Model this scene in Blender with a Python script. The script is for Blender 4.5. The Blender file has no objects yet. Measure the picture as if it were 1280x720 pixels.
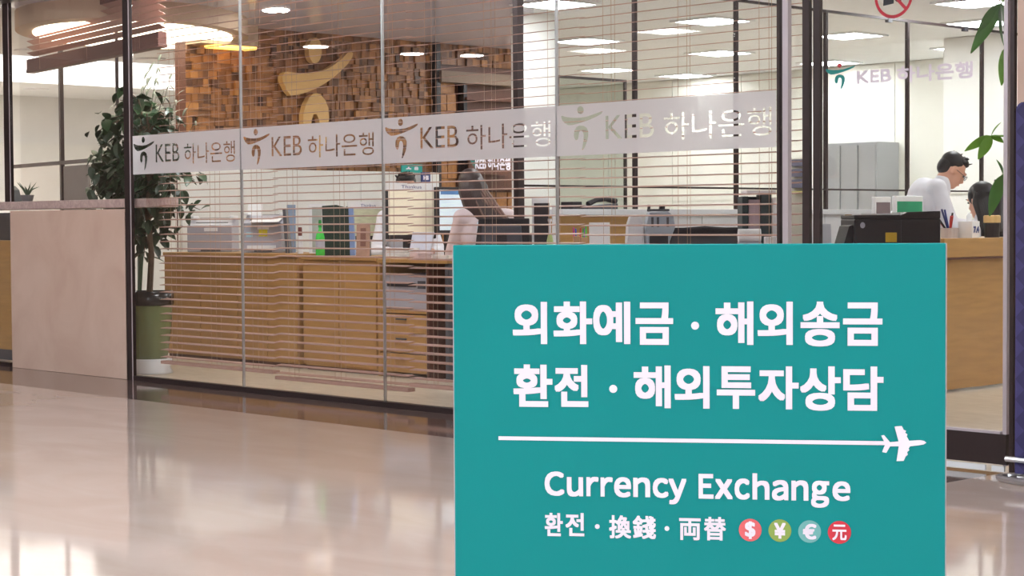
import bpy, bmesh, math, random
from mathutils import Vector, Matrix
random.seed(7)
S = bpy.context.scene
COL = S.collection
# ------------------------------------------------------------------ camera
F = 2317.5; YAW = math.radians(43.289); PIT = math.radians(2.0104); RL = -.00602
FW = Vector((-math.cos(YAW)*math.cos(PIT), math.sin(YAW)*math.cos(PIT), -math.sin(PIT)))
_r = Vector((math.sin(YAW), math.cos(YAW), 0)); _u = _r.cross(FW)
RT = _r*math.cos(RL)+_u*math.sin(RL); UP = -_r*math.sin(RL)+_u*math.cos(RL)
EYE = Vector((0, 0, 1.0))
cd = bpy.data.cameras.new('camera'); cam = bpy.data.objects.new('camera', cd); COL.objects.link(cam)
cd.sensor_width = 36; cd.lens = F*36/1280; cd.clip_start = .05; cd.clip_end = 200
M3 = Matrix((RT, UP, -FW)).transposed()
cam.matrix_world = Matrix.Translation(EYE) @ M3.to_4x4()
S.camera = cam
# ------------------------------------------------------------------ light / exposure
W = bpy.data.worlds.new('world'); S.world = W; W.use_nodes = True
W.node_tree.nodes['Background'].inputs[0].default_value = (.95, .97, 1, 1)
W.node_tree.nodes['Background'].inputs[1].default_value = .35
S.view_settings.view_transform = 'Standard'; S.view_settings.look = 'None'
S.view_settings.gamma = 1; S.view_settings.use_curve_mapping = False
S.view_settings.exposure = 0.12
L_BANK, L_TROUGH, L_ROUND, L_MALL, L_DOWN, L_FASCIA = 33, 1.3, 4.5, 18.5, 34, 5
# ------------------------------------------------------------------ pixel -> place
def ray(x, y): return FW+RT*((x-640)/F)-UP*((y-360)/F)
def onZ(x, y, z): d = ray(x, y); return EYE+d*((z-1)/d.z)
def onY(x, y, Y): d = ray(x, y); return EYE+d*(Y/d.y)
def onX(x, y, X): d = ray(x, y); return EYE+d*(X/d.x)
def onP(x, y, p, n): d = ray(x, y); return EYE+d*((p-EYE).dot(n)/d.dot(n))
YG = 6.42; YB = 6.57; CEIL = 2.6; MC = 3.2
# ------------------------------------------------------------------ materials
MATS = {}
def mat(name, col, rough=.5, metal=0, var=.06, scale=6, bump=0, emit=0, spec=.5, coat=0, stretch=None):
    if name in MATS: return MATS[name]
    m = bpy.data.materials.new(name); m.use_nodes = True; nt = m.node_tree
    b = nt.nodes['Principled BSDF']
    b.inputs['Roughness'].default_value = rough; b.inputs['Metallic'].default_value = metal
    b.inputs['Specular IOR Level'].default_value = spec; b.inputs['Coat Weight'].default_value = coat
    tc = nt.nodes.new('ShaderNodeTexCoord'); no = nt.nodes.new('ShaderNodeTexNoise')
    no.inputs['Scale'].default_value = scale; no.inputs['Detail'].default_value = 4
    if stretch:
        mp = nt.nodes.new('ShaderNodeMapping'); mp.inputs['Scale'].default_value = stretch
        nt.links.new(tc.outputs['Object'], mp.inputs['Vector']); nt.links.new(mp.outputs[0], no.inputs['Vector'])
    else: nt.links.new(tc.outputs['Object'], no.inputs['Vector'])
    cr = nt.nodes.new('ShaderNodeValToRGB')
    lo = [max(0, c*(1-var)) for c in col]; hi = [min(1, c*(1+var)) for c in col]
    cr.color_ramp.elements[0].position = .3; cr.color_ramp.elements[1].position = .7
    cr.color_ramp.elements[0].color = (*lo, 1); cr.color_ramp.elements[1].color = (*hi, 1)
    nt.links.new(no.outputs['Fac'], cr.inputs[0]); nt.links.new(cr.outputs[0], b.inputs['Base Color'])
    if emit:
        nt.links.new(cr.outputs[0], b.inputs['Emission Color']); b.inputs['Emission Strength'].default_value = emit
    if bump:
        bp = nt.nodes.new('ShaderNodeBump'); bp.inputs['Strength'].default_value = bump; bp.inputs['Distance'].default_value = .01
        nt.links.new(no.outputs['Fac'], bp.inputs['Height']); nt.links.new(bp.outputs[0], b.inputs['Normal'])
    MATS[name] = m; return m
def srgb(r, g, b):
    f = lambda c: (c/255/12.92 if c <= 10 else ((c/255+.055)/1.055)**2.4)
    return (f(r), f(g), f(b))
def glass_mat(name, tint=(1, 1, 1), ior=1.5, boost=1.0):
    m = bpy.data.materials.new(name); m.use_nodes = True; nt = m.node_tree; nt.nodes.clear()
    o = nt.nodes.new('ShaderNodeOutputMaterial'); mx = nt.nodes.new('ShaderNodeMixShader')
    t = nt.nodes.new('ShaderNodeBsdfTransparent'); t.inputs[0].default_value = (*tint, 1)
    g = nt.nodes.new('ShaderNodeBsdfGlossy'); g.inputs['Roughness'].default_value = .0
    fr = nt.nodes.new('ShaderNodeFresnel'); fr.inputs[0].default_value = ior
    mu = nt.nodes.new('ShaderNodeMath'); mu.operation = 'MULTIPLY'; mu.inputs[1].default_value = boost
    ge = nt.nodes.new('ShaderNodeNewGeometry'); mr = nt.nodes.new('ShaderNodeMapRange')   # thin pane: same reflectance on both faces
    mr.inputs[3].default_value = ior; mr.inputs[4].default_value = 1/ior
    nt.links.new(ge.outputs['Backfacing'], mr.inputs[0]); nt.links.new(mr.outputs[0], fr.inputs[0])
    nt.links.new(fr.outputs[0], mu.inputs[0]); nt.links.new(mu.outputs[0], mx.inputs[0])
    nt.links.new(t.outputs[0], mx.inputs[1]); nt.links.new(g.outputs[0], mx.inputs[2]); nt.links.new(mx.outputs[0], o.inputs[0])
    return m
def film_mat(name, col, transp, transl=.5):
    m = bpy.data.materials.new(name); m.use_nodes = True; nt = m.node_tree; nt.nodes.clear()
    o = nt.nodes.new('ShaderNodeOutputMaterial')
    d = nt.nodes.new('ShaderNodeBsdfDiffuse'); d.inputs[0].default_value = (*col, 1)
    tl = nt.nodes.new('ShaderNodeBsdfTranslucent'); tl.inputs[0].default_value = (*col, 1)
    t = nt.nodes.new('ShaderNodeBsdfTransparent')
    no = nt.nodes.new('ShaderNodeTexNoise'); no.inputs['Scale'].default_value = 3
    mr = nt.nodes.new('ShaderNodeMapRange'); mr.inputs[3].default_value = transp-.03; mr.inputs[4].default_value = transp+.03
    nt.links.new(no.outputs['Fac'], mr.inputs[0])
    a = nt.nodes.new('ShaderNodeMixShader'); a.inputs[0].default_value = transl
    b = nt.nodes.new('ShaderNodeMixShader')
    nt.links.new(d.outputs[0], a.inputs[1]); nt.links.new(tl.outputs[0], a.inputs[2])
    nt.links.new(mr.outputs[0], b.inputs[0]); nt.links.new(a.outputs[0], b.inputs[1]); nt.links.new(t.outputs[0], b.inputs[2])
    nt.links.new(b.outputs[0], o.inputs[0]); return m
WHITE = mat('white_paint', (.83, .83, .80), .6, var=.02)
WHITEP = mat('white_plastic', (.82, .83, .85), .35, var=.02)
CEILM = mat('ceiling_white', (.84, .86, .88), .8, var=.02)
GREYW = mat('grey_panel', srgb(150, 152, 155), .5, var=.05, scale=3)
DARK = mat('dark_bronze', srgb(58, 46, 46), .35, metal=.3, var=.08)
BLACK = mat('black_plastic', srgb(34, 31, 38), .4, var=.1)
MAUVE = mat('satin_aluminium', srgb(196, 186, 192), .35, metal=.35, var=.03)
STEEL = mat('steel', (.6, .6, .62), .3, metal=1, var=.05)
WOOD = mat('amber_wood', srgb(186, 142, 84), .4, var=.10, scale=3, stretch=(1.5, 1.5, 12))
WOODD = mat('dark_wood', srgb(96, 56, 40), .45, var=.15, scale=4, stretch=(10, 10, 2))
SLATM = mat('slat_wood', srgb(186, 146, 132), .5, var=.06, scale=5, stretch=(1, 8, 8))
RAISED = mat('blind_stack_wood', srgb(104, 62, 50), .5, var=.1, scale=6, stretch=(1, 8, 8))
CORD = mat('blind_cord', srgb(190, 160, 140), .8)
GREYP = mat('grey_plastic', srgb(178, 178, 190), .4, var=.03)
GREYD = mat('dark_grey_plastic', srgb(78, 80, 88), .4, var=.06)
TEAL = mat('teal_print', srgb(0, 138, 139), .45, var=.02, scale=2.5, spec=.25)
TEALS = mat('teal_sign', srgb(20, 165, 155), .5)
NAVY = mat('navy_blue', srgb(40, 60, 130), .5)
PAPER = mat('paper', (.86, .86, .87), .8, var=.02)
LETTER = mat('letter_white', srgb(238, 231, 244), .5, var=.01)
GOLD = mat('gold_laminate', srgb(226, 184, 118), .4, var=.05, scale=4, stretch=(1, 1, 6))
SKIN = mat('skin', srgb(222, 170, 146), .55, var=.04)
HAIRB = mat('hair_black', srgb(30, 27, 30), .45, var=.2, scale=30)
HAIRBR = mat('hair_brown', srgb(66, 52, 52), .42, var=.3, scale=25, stretch=(14, 14, 1))
SHIRT = mat('shirt_white', srgb(236, 236, 244), .75, var=.03, bump=.2, scale=9)
BLOUSE = mat('blouse_pale_pink', srgb(226, 210, 214), .75, var=.04, bump=.2, scale=9)
TROUS = mat('trousers_dark', srgb(45, 45, 58), .8)
LEAFD = mat('leaf_dark', srgb(36, 62, 36), .35, var=.4, scale=5)
LEAFG = mat('leaf_grey_green', srgb(70, 94, 72), .4, var=.3, scale=5)
LEAFL = mat('leaf_light', srgb(104, 160, 44), .4, var=.25, scale=9)
BARK = mat('bark', srgb(96, 78, 60), .8, var=.2, scale=20)
SOIL = mat('soil', srgb(60, 45, 35), .9, var=.3, scale=30)
GLASS = glass_mat('clear_glass')
GLASSG = glass_mat('partition_glass', (.985, .99, .985), 1.3)
GLASSL = glass_mat('greenish_glass', (.86, .90, .88), 1.4)
# ------------------------------------------------------------------ geometry helpers
def B(x0, x1, y0, y1, z0, z1):
    v = [(x0, y0, z0), (x1, y0, z0), (x1, y1, z0), (x0, y1, z0), (x0, y0, z1), (x1, y0, z1), (x1, y1, z1), (x0, y1, z1)]
    return v, [(3, 2, 1, 0), (4, 5, 6, 7), (0, 1, 5, 4), (1, 2, 6, 5), (2, 3, 7, 6), (3, 0, 4, 7)]
def Bc(c, s): return B(c[0]-s[0]/2, c[0]+s[0]/2, c[1]-s[1]/2, c[1]+s[1]/2, c[2]-s[2]/2, c[2]+s[2]/2)
def TB(pts, r, n=8, caps=True):
    pts = [Vector(p) for p in pts]; rs = r if isinstance(r, (list, tuple)) else [r]*len(pts)
    v = []; f = []
    for i, p in enumerate(pts):
        t = (pts[min(i+1, len(pts)-1)]-pts[max(i-1, 0)]).normalized()
        a = t.orthogonal().normalized() if i == 0 else (a-t*a.dot(t)).normalized()
        b = t.cross(a)
        for k in range(n):
            w = 2*math.pi*k/n; q = p+(a*math.cos(w)+b*math.sin(w))*rs[i]; v.append(tuple(q))
    for i in range(len(pts)-1):
        for k in range(n):
            f.append((i*n+k, i*n+(k+1) % n, (i+1)*n+(k+1) % n, (i+1)*n+k))
    if caps:
        f.append(tuple(reversed(range(n)))); f.append(tuple(range((len(pts)-1)*n, len(pts)*n)))
    return v, f
def LA(prof, n=20, c=(0, 0, 0)):
    v = []; f = []
    for r, z in prof:
        for k in range(n):
            w = 2*math.pi*k/n; v.append((c[0]+r*math.cos(w), c[1]+r*math.sin(w), c[2]+z))
    for i in range(len(prof)-1):
        for k in range(n):
            f.append((i*n+k, i*n+(k+1) % n, (i+1)*n+(k+1) % n, (i+1)*n+k))
    f.append(tuple(reversed(range(n)))); f.append(tuple(range((len(prof)-1)*n, len(prof)*n)))
    return v, f
def PR(poly, d0, d1, ax='y'):
    """prism of a 2-D outline; ax is the axis of thickness"""
    def p(a, b, d): return {'y': (a, d, b), 'x': (d, a, b), 'z': (a, b, d)}[ax]
    n = len(poly); v = [p(a, b, d0) for a, b in poly]+[p(a, b, d1) for a, b in poly]
    f = [tuple(range(n)), tuple(reversed(range(n, 2*n)))]+[(i, i+n, (i+1) % n+n, (i+1) % n) for i in range(n)]
    return v, f
def EL(c, r, n=14, m=9, M=None):
    v = []; f = []
    for i in range(m+1):
        a = math.pi*i/m
        for k in range(n):
            w = 2*math.pi*k/n
            q = Vector((r[0]*math.sin(a)*math.cos(w), r[1]*math.sin(a)*math.sin(w), r[2]*math.cos(a)))
            if M is not None: q = M @ q
            v.append(tuple(q+Vector(c)))
    for i in range(m):
        for k in range(n): f.append((i*n+k, (i+1)*n+k, (i+1)*n+(k+1) % n, i*n+(k+1) % n))
    return v, f
def CAP(a, b, ra, rb, n=12):
    a = Vector(a); b = Vector(b); t = (b-a).normalized(); pts = []; rs = []
    for w in (-80, -50, -25, 0): pts.append(a+t*ra*math.sin(math.radians(w))); rs.append(ra*math.cos(math.radians(w)))
    for w in (0, 25, 50, 80): pts.append(b+t*rb*math.sin(math.radians(w))); rs.append(rb*math.cos(math.radians(w)))
    return TB(pts, rs, n)
def XF(sh, M): return [tuple(M @ Vector(p)) for p in sh[0]], sh[1]
def mesh_of(name, shapes, material, bev=0, smooth=False):
    v = []; f = []
    for sv, sf in shapes:
        o = len(v); v += [tuple(p) for p in sv]; f += [tuple(i+o for i in q) for q in sf]
    me = bpy.data.meshes.new(name); me.from_pydata(v, [], f)
    bm = bmesh.new(); bm.from_mesh(me)
    if smooth: bmesh.ops.remove_doubles(bm, verts=bm.verts, dist=1e-5)
    bmesh.ops.recalc_face_normals(bm, faces=bm.faces)
    if bev: bmesh.ops.bevel(bm, geom=list(bm.edges), offset=bev, segments=2, profile=.5, affect='EDGES', clamp_overlap=True)
    bm.to_mesh(me); bm.free()
    if smooth:
        for p in me.polygons: p.use_smooth = True
    me.materials.append(material); return me
def tag(o, label=None, cat=None, group=None, kind=None):
    if label: o['label'] = label
    if cat: o['category'] = cat
    if group: o['group'] = group
    if kind: o['kind'] = kind
    return o
def link(name, me, parent=None, loc=(0, 0, 0), rz=0):
    o = bpy.data.objects.new(name, me); COL.objects.link(o); o.location = loc; o.rotation_euler = (0, 0, rz)
    if parent: o.parent = parent
    return o
def mk(name, shapes, material, parent=None, bev=0, smooth=False, loc=(0, 0, 0), rz=0):
    return link(name, mesh_of(name, shapes, material, bev, smooth), parent, loc, rz)
def thing(name, label, cat, loc=(0, 0, 0), rz=0, group=None):
    return tag(link(name, None, None, loc, rz), label, cat, group)
def struct(name, shapes, material, parent=None, bev=0):
    o = mk(name, shapes, material, parent, bev)
    if parent is None: o['kind'] = 'structure'
    return o
def text_curve(txt, offset=0):
    c = bpy.data.curves.new('t', 'FONT'); c.body = txt; c.size = 1; c.offset = offset; c.resolution_u = 4
    o = bpy.data.objects.new('t', c); COL.objects.link(o); bpy.context.view_layer.update()
    dg = bpy.context.evaluated_depsgraph_get(); cu = o.to_curve(dg).copy(); o.to_curve_clear()
    bpy.data.objects.remove(o); return cu
def curve_mesh(cu, name):
    cu.dimensions = '2D'; cu.fill_mode = 'BOTH'
    o = bpy.data.objects.new('t', cu); COL.objects.link(o); bpy.context.view_layer.update()
    me = bpy.data.meshes.new_from_object(o.evaluated_get(bpy.context.evaluated_depsgraph_get())); me.name = name
    bpy.data.objects.remove(o); return me
_GC = {}
def glyph(txt):
    """flat outline mesh of a word in unit bbox: (verts2d, faces)"""
    if txt not in _GC:
        me = curve_mesh(text_curve(txt), 'glyph'); vs = [(v.co.x, v.co.y) for v in me.vertices]
        fs = [tuple(p.vertices) for p in me.polygons]
        x0 = min(a for a, b in vs); x1 = max(a for a, b in vs); y0 = min(b for a, b in vs); y1 = max(b for a, b in vs)
        _GC[txt] = ([((a-x0)/(x1-x0), (b-y0)/(y1-y0)) for a, b in vs], fs)
    return _GC[txt]
def bold_text(txt, x0, x1, y0, y1, r, depth=0.0, n=8):
    """glyph fitted to a box, stroke widened by r: flat shape in the x-z plane facing -y"""
    vs, fs = glyph(txt); out = []
    offs = [(i*r, j*r) for i in (-1, 0, 1) for j in (-1, 0, 1)] if r else [(0, 0)]
    for k, (dx, dy) in enumerate(offs):
        out.append(([(x0+r+a*(x1-x0-2*r)+dx, depth-k*2e-5, y0+r+b*(y1-y0-2*r)+dy) for a, b in vs], fs))
    return out
def flat_mesh(name, shapes, material, parent, loc=(0, 0, 0)):
    v = []; f = []
    for sv, sf in shapes:
        o = len(v); v += sv; f += [tuple(i+o for i in q) for q in sf]
    me = bpy.data.meshes.new(name); me.from_pydata(v, [], f); me.materials.append(material)
    return link(name, me, parent, loc)
# logo outline traced in its own little frame (x right, y up)
_sw = [(66, 213), (72, 208), (90, 216), (120, 221), (160, 222), (200, 216), (235, 203), (270, 188), (287, 184), (280, 198), (255, 215), (225, 230), (195, 243), (160, 256), (125, 265), (105, 266), (85, 252), (72, 235)]
_lg = [(135, 320), (137, 298), (147, 278), (165, 268), (185, 270), (202, 282), (211, 305), (210, 335), (204, 365), (194, 395), (182, 416), (178, 412), (182, 385), (186, 355), (187, 325), (182, 305), (172, 298), (163, 306), (160, 325), (158, 345), (150, 358), (140, 350), (135, 335)]
_dt = [(169+17*math.cos(2*math.pi*k/20), 176+24*math.sin(2*math.pi*k/20)) for k in range(20)]
def logo_polys(sx=1.0):
    """the mark as three outlines in metres on the pane (origin at the pane's left joint, z absolute)"""
    res = []
    x0 = onY(480, 170, YG).x
    for pl in (_dt, _sw, _lg):
        q = []
        for a, b in pl:
            p = onY(470+a/5.333, 120+b/5.333, YG); q.append((p.x-x0, p.z))
        res.append(q)
    return res
LOGO = logo_polys()
def unit_logo():
    xs = [a for p in LOGO for a, b in p]; zs = [b for p in LOGO for a, b in p]
    x0, x1, z0, z1 = min(xs), max(xs), min(zs), max(zs)
    return [[((a-x0)/(x1-x0), (b-z0)/(z1-z0)) for a, b in p] for p in LOGO]
ULOGO = unit_logo()

# ================================================================== STRUCTURE
def floor_mat(name, c1, c2, rough, vein, scale):
    m = bpy.data.materials.new(name); m.use_nodes = True; nt = m.node_tree; b = nt.nodes['Principled BSDF']
    tc = nt.nodes.new('ShaderNodeTexCoord'); n1 = nt.nodes.new('ShaderNodeTexNoise'); n1.inputs['Scale'].default_value = scale
    n1.inputs['Detail'].default_value = 6; n1.inputs['Distortion'].default_value = 1.2
    mp = nt.nodes.new('ShaderNodeMapping'); mp.inputs['Rotation'].default_value = (0, 0, .5); mp.inputs['Scale'].default_value = (1, 2.4, 1)
    nt.links.new(tc.outputs['Object'], mp.inputs[0]); nt.links.new(mp.outputs[0], n1.inputs['Vector'])
    cr = nt.nodes.new('ShaderNodeValToRGB'); e = cr.color_ramp.elements
    e[0].position = .35; e[1].position = .68; e[0].color = (*c1, 1); e[1].color = (*c2, 1)
    e2 = cr.color_ramp.elements.new(.5); e2.color = (*vein, 1)
    nt.links.new(n1.outputs['Fac'], cr.inputs[0]); nt.links.new(cr.outputs[0], b.inputs['Base Color'])
    b.inputs['Roughness'].default_value = rough; b.inputs['IOR'].default_value = 1.55
    return m
MARBLE = floor_mat('polished_pink_marble', srgb(205, 183, 172), srgb(214, 194, 184), .055, srgb(209, 188, 177), 1.1)
BORDER = floor_mat('brown_granite', srgb(112, 92, 86), srgb(132, 110, 102), .07, srgb(120, 100, 94), 9)
INNER = floor_mat('beige_bank_stone', srgb(192, 176, 156), srgb(210, 196, 178), .3, srgb(200, 186, 166), 5)
PANELST = floor_mat('pink_stone_panel', srgb(202, 172, 156), srgb(212, 184, 168), .25, srgb(207, 178, 162), 2)
SLABST = floor_mat('pink_granite_slab', srgb(176, 150, 146), srgb(206, 184, 178), .3, srgb(190, 166, 160), 24)
MALLW = mat('mall_stone_wall', srgb(176, 158, 146), .5, var=.05, scale=1.5)
XL, XR = -22.0, 7.0; YF = -9.5
struct('floor', [B(XL, XR, YF, 5.70, -.1, 0), B(-3.99, XR, 5.70, YG, -.1, 0)], MARBLE)
struct('floor_border', [B(XL, -3.99, 5.70, YG, -.1, -.0005)], BORDER)
struct('floor_bank', [B(-20.9, -1.9, YG, 15.8, -.1, 0)], INNER)
struct('ceiling', [B(-20.9, -1.9, YG, 15.8, CEIL, CEIL+.1)], CEILM)
LILAC = mat('lilac_gloss_ceiling', (.78, .77, .90), .10, var=.03, spec=.5)
mk('gloss_panel', [PR([(-8.1, YG+.1), (-8.1, 7.82), (-12.44, 12.02), (-12.44, YG+.1)], CEIL-.006, CEIL-.0005, 'z')], LILAC, bpy.data.objects['ceiling'])
struct('ceiling_mall', [B(XL, XR, YF, YG+.05, MC, MC+.1)], mat('mall_ceiling', (.80, .82, .90), .8, var=.02))
struct('wall_header', [B(XL, XR, YG-.06, YG+.06, CEIL-.02, MC)], DARK)
FARW = mat('far_wall_paint', (.82, .82, .81), .6, var=.02)
struct('wall_left', [B(-20.9, -20.8, YG, 15.8, 0, CEIL)], FARW)
struct('wall_back', [B(-20.9, -1.9, 15.7, 15.8, 0, CEIL)], mat('back_wall_panel', (.74, .74, .68), .6, var=.02))
struct('wall_alcove', [B(-9.3, -1.9, 14.0, 15.7, 0, CEIL)], WHITE)
struct('wall_right', [B(-2.0, -1.9, YG, 15.8, 0, CEIL)], WHITE)
struct('wall_front', [B(onY(1271, 300, YG-.02).x, XR, YG-.02, YG+.06, 0, MC)], PANELST)
struct('wall_mall_back', [B(XL, XR, YF-.1, YF, 0, MC)], MALLW)
struct('wall_mall_left', [B(XL-.1, XL, YF, YG, 0, MC)], MALLW)
struct('wall_mall_right', [B(XR, XR+.1, YF, YG, 0, MC)], MALLW)
struct('wall_front_left', [B(XL, -14.6, YG-.05, YG+.05, 0, MC)], PANELST)
# thin grooves between the back wall panels
wp = bpy.data.objects['wall_back']
for i, x in enumerate([-20+1.0*k for k in range(11)]):
    if x < -9.4: mk('wall_panel', [B(x+.004, x+.996, 15.685, 15.70, 1.235, CEIL-.01)], MATS['back_wall_panel'], wp)
    if x < -9.4: mk('wall_panel', [B(x+.004, x+.996, 15.685, 15.70, .05, 1.227)], MATS['back_wall_panel'], wp)
for x in (-9.0, -8.0, -7.0, -6.0): mk('wall_panel', [B(x+.004-.3, x+.996-.3, 13.985, 14.0, 1.235, CEIL-.01)], WHITE, bpy.data.objects['wall_alcove'])
mk('wall_lower_panel', [B(-20.8, -20.76, YG+.1, 15.6, 0, 2.02)], WHITE, bpy.data.objects['wall_left'])

# ---------------- facade
xp = lambda px: onY(px, 300, YG).x
def pb_(a, b, f, d, z0, z1):
    """post seen between pixel columns a and b: front face f before the glass line, depth d"""
    x0 = onY(a, 300, YG-f).x; x1 = onY(b, 300, YG-f+d).x
    return B(x0, x1, YG-f, YG-f+d, z0, z1)
J = [xp(162), xp(303), xp(480), xp(697), xp(975)]
struct('trim_1', [pb_(156.5, 168.5, .02, .035, 0, CEIL)], DARK)
mk('edge_strip', [pb_(163.2, 164.6, .0235, .003, 0, CEIL)], MAUVE, bpy.data.objects['trim_1'])  # pale line put in for the bright highlight along the post edge
struct('trim_2', [pb_(7, 18.5, -.045, .035, 1.172, CEIL)], DARK)
mk('edge_strip', [pb_(13.5, 14.8, -.0415, .003, 1.172, CEIL)], MAUVE, bpy.data.objects['trim_2'])  # same painted highlight line on the far left post
struct('trim_3', [pb_(971, 978.5, .02, .022, 0, CEIL)], DARK)
mk('edge_strip', [pb_(978, 989.5, .018, .025, 0, CEIL)], MAUVE, bpy.data.objects['trim_3'])
struct('trim_4', [pb_(1003, 1015, .02, .02, 0, CEIL)], DARK)
struct('trim_5', [pb_(1262, 1270.5, .02, .02, 0, CEIL)], DARK)
struct('trim_6', [B(xp(168.5), xp(971.5), YG-.025, YG+.025, 0, .03)], DARK)
struct('trim_7', [B(-14.6, xp(13.5), YG-.025, YG+.025, 0, .03)], DARK)
for i in range(4):
    a, b = (J[i] if i else xp(168.5)), (J[i+1] if i < 3 else xp(971.5))
    w = struct('window_%d' % (i+1), [B(a+.003, b-.003, YG-.005, YG+.005, .03, CEIL-.02)], GLASS)
    if i: mk('glass_joint', [B(J[i]-.004, J[i]+.004, YG-.008, YG+.008, .03, CEIL-.02)], STEEL, w)
w5 = struct('window_5', [B(xp(989), xp(1003), YG-.005, YG+.005, .03, CEIL-.02)], GLASS)
w6 = struct('window_6', [B(xp(17.5)+.003, xp(157)-.003, YG+.06, YG+.07, 1.172, CEIL-.02)], GLASS)
w7 = struct('window_7', [B(-14.6, xp(6)-.003, YG+.06, YG+.07, 1.172, CEIL-.02), B(-14.6, xp(13)-.01, YG-.005, YG+.005, .03, 1.09)], GLASS)
# ---------------- frosted band with cut-out lettering, one film per pane
FILM = film_mat('frosted_film', (.80, .78, .80), .10, .45)
def band(pane, xa, xb, px0, px1, z0=1.325, z1=1.572):
    r_ = onY(480, 170, YG).x; sc = (xp(px1)-xp(px0))/(xp(690)-xp(482.6)); xref = xp(px0)-(xp(482.6)-r_)*sc
    cu = bpy.data.curves.new('band', 'CURVE'); cu.dimensions = '2D'; cu.fill_mode = 'BOTH'; cu.resolution_u = 4
    def poly(pts):
        s = cu.splines.new('POLY'); s.points.add(len(pts)-1)
        for q, (a, b) in zip(s.points, pts): q.co = (a, b, 0, 1)
        s.use_cyclic_u = True
    poly([(xa, z0), (xb, z0), (xb, z1), (xa, z1)])
    for pl in LOGO: poly([(xref+a*sc, b) for a, b in pl])
    def word(txt, pa, pb, off, dx=0):
        t = text_curve(txt, off); me = curve_mesh(t.copy(), 'm'); vs = [v.co for v in me.vertices]
        x0 = min(v.x for v in vs); x1 = max(v.x for v in vs); y0 = min(v.y for v in vs); y1 = max(v.y for v in vs)
        r = r_; A = onY(*pa, YG); Bq = onY(*pb, YG)
        f = lambda p: (xref+(A.x-r+(p[0]-x0)/(x1-x0)*(Bq.x-A.x))*sc, A.z+(p[1]-y0)/(y1-y0)*(Bq.z-A.z), 0)
        for s in t.splines:
            n = cu.splines.new('BEZIER'); n.bezier_points.add(len(s.bezier_points)-1); n.use_cyclic_u = True
            for q, o in zip(n.bezier_points, s.bezier_points):
                q.handle_left_type = q.handle_right_type = 'FREE'
                q.co = f(o.co); q.handle_left = f(o.handle_left); q.handle_right = f(o.handle_right)
    word('KEB', (526, 187.2), (575, 155.5), .026)
    word('하나은행', (583.5, 188.6), (690, 150), .022)
    me = curve_mesh(cu, 'frosted_band')
    for v in me.vertices: v.co = Vector((v.co.x, YG-.0065, v.co.y))
    me.materials.append(FILM); return link('frosted_band', me, pane)
for i in range(4):
    a, b = (J[i]+.005 if i else xp(168.5)), (J[i+1]-.005 if i < 3 else xp(971.5))
    band(bpy.data.objects['window_%d' % (i+1)], a, b, *[(169, 296), (306, 469.5), (482.6, 690), (702, 966)][i])
# ---------------- stone plinth and ledge at the left
t = tag(mk('stone_plinth', [B(onY(13, 300, YG-.02).x, xp(161), YG-.02, YG+.02, 0, 1.105)], PANELST, bev=.002), 'pink stone plinth panel standing left of the glass front under the granite ledge', 'stone panel')
sx1 = onY(203, 300, YB).x-.004
tag(mk('granite_ledge', [B(-14.4, sx1, YG+.035, YG+.28, 1.115, 1.172)], SLABST, bev=.004), 'speckled pink granite ledge lying on the stone plinth and running behind the post', 'ledge')
# ---------------- entrance door
d = thing('door_1', None, None, (0, 0, 0)); d['kind'] = 'structure'
DX0, DX1 = xp(1016.4), xp(1262)
mk('stile', [pb_(1016.3, 1028.3, .018, .022, .03, 2.5)], DARK, d)
mk('stile', [pb_(1254, 1262, .016, .018, .03, 2.5)], MAUVE, d)
mk('bottom_rail', [B(xp(1028), DX1, YG-.022, YG+.012, .035, .155)], DARK, d)
mk('rail_cap', [B(xp(1028), xp(1254), YG-.02, YG+.01, .155, .165)], MAUVE, d)
mk('top_rail', [B(xp(1028), xp(1254), YG-.03, YG+.03, 2.42, 2.5)], DARK, d)
dg = mk('glass_pane', [B(xp(1028), xp(1254), YG-.005, YG+.005, .165, 2.42)], GLASS, d)
mk('door_sweep', [B(xp(1028), xp(1238), YG-.034, YG-.024, .008, .03), B(xp(1246), DX1, YG-.034, YG-.024, .008, .03)], WHITEP, d)
# sticker lettering on the door glass
def px_poly(pts, Y): return [(onY(a, b, Y).x, onY(a, b, Y).z) for a, b in pts]
def fl(poly, y): return [(a, y, b) for a, b in poly], [tuple(range(len(poly)))]
yS = YG-.007
def map_logo(u, x0, x1, z0, z1): return [[(x0+a*(x1-x0), z0+b*(z1-z0)) for a, b in p] for p in u]
a = onY(1032, 113, yS); b = onY(1069, 77, yS)
lp = map_logo(ULOGO, a.x, b.x, a.z, b.z)
STG = mat('sticker_green', srgb(20, 130, 125), .5); STR = mat('sticker_red', srgb(196, 60, 70), .5); STW = mat('sticker_lilac', srgb(222, 212, 224), .5)
flat_mesh('logo_mark', [fl(lp[1], yS), fl(lp[2], yS)], STG, dg); flat_mesh('logo_dot', [fl(lp[0], yS)], STR, dg)
a = onY(1071, 105, yS); b = onY(1114, 85.5, yS)
flat_mesh('lettering', bold_text('KEB', a.x, b.x, a.z, b.z, .0022, yS), STW, dg)
a = onY(1121, 104, yS); b = onY(1216, 76, yS)
flat_mesh('lettering', bold_text('하나은행', a.x, b.x, a.z, b.z, .0022, yS), STW, dg)
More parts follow.
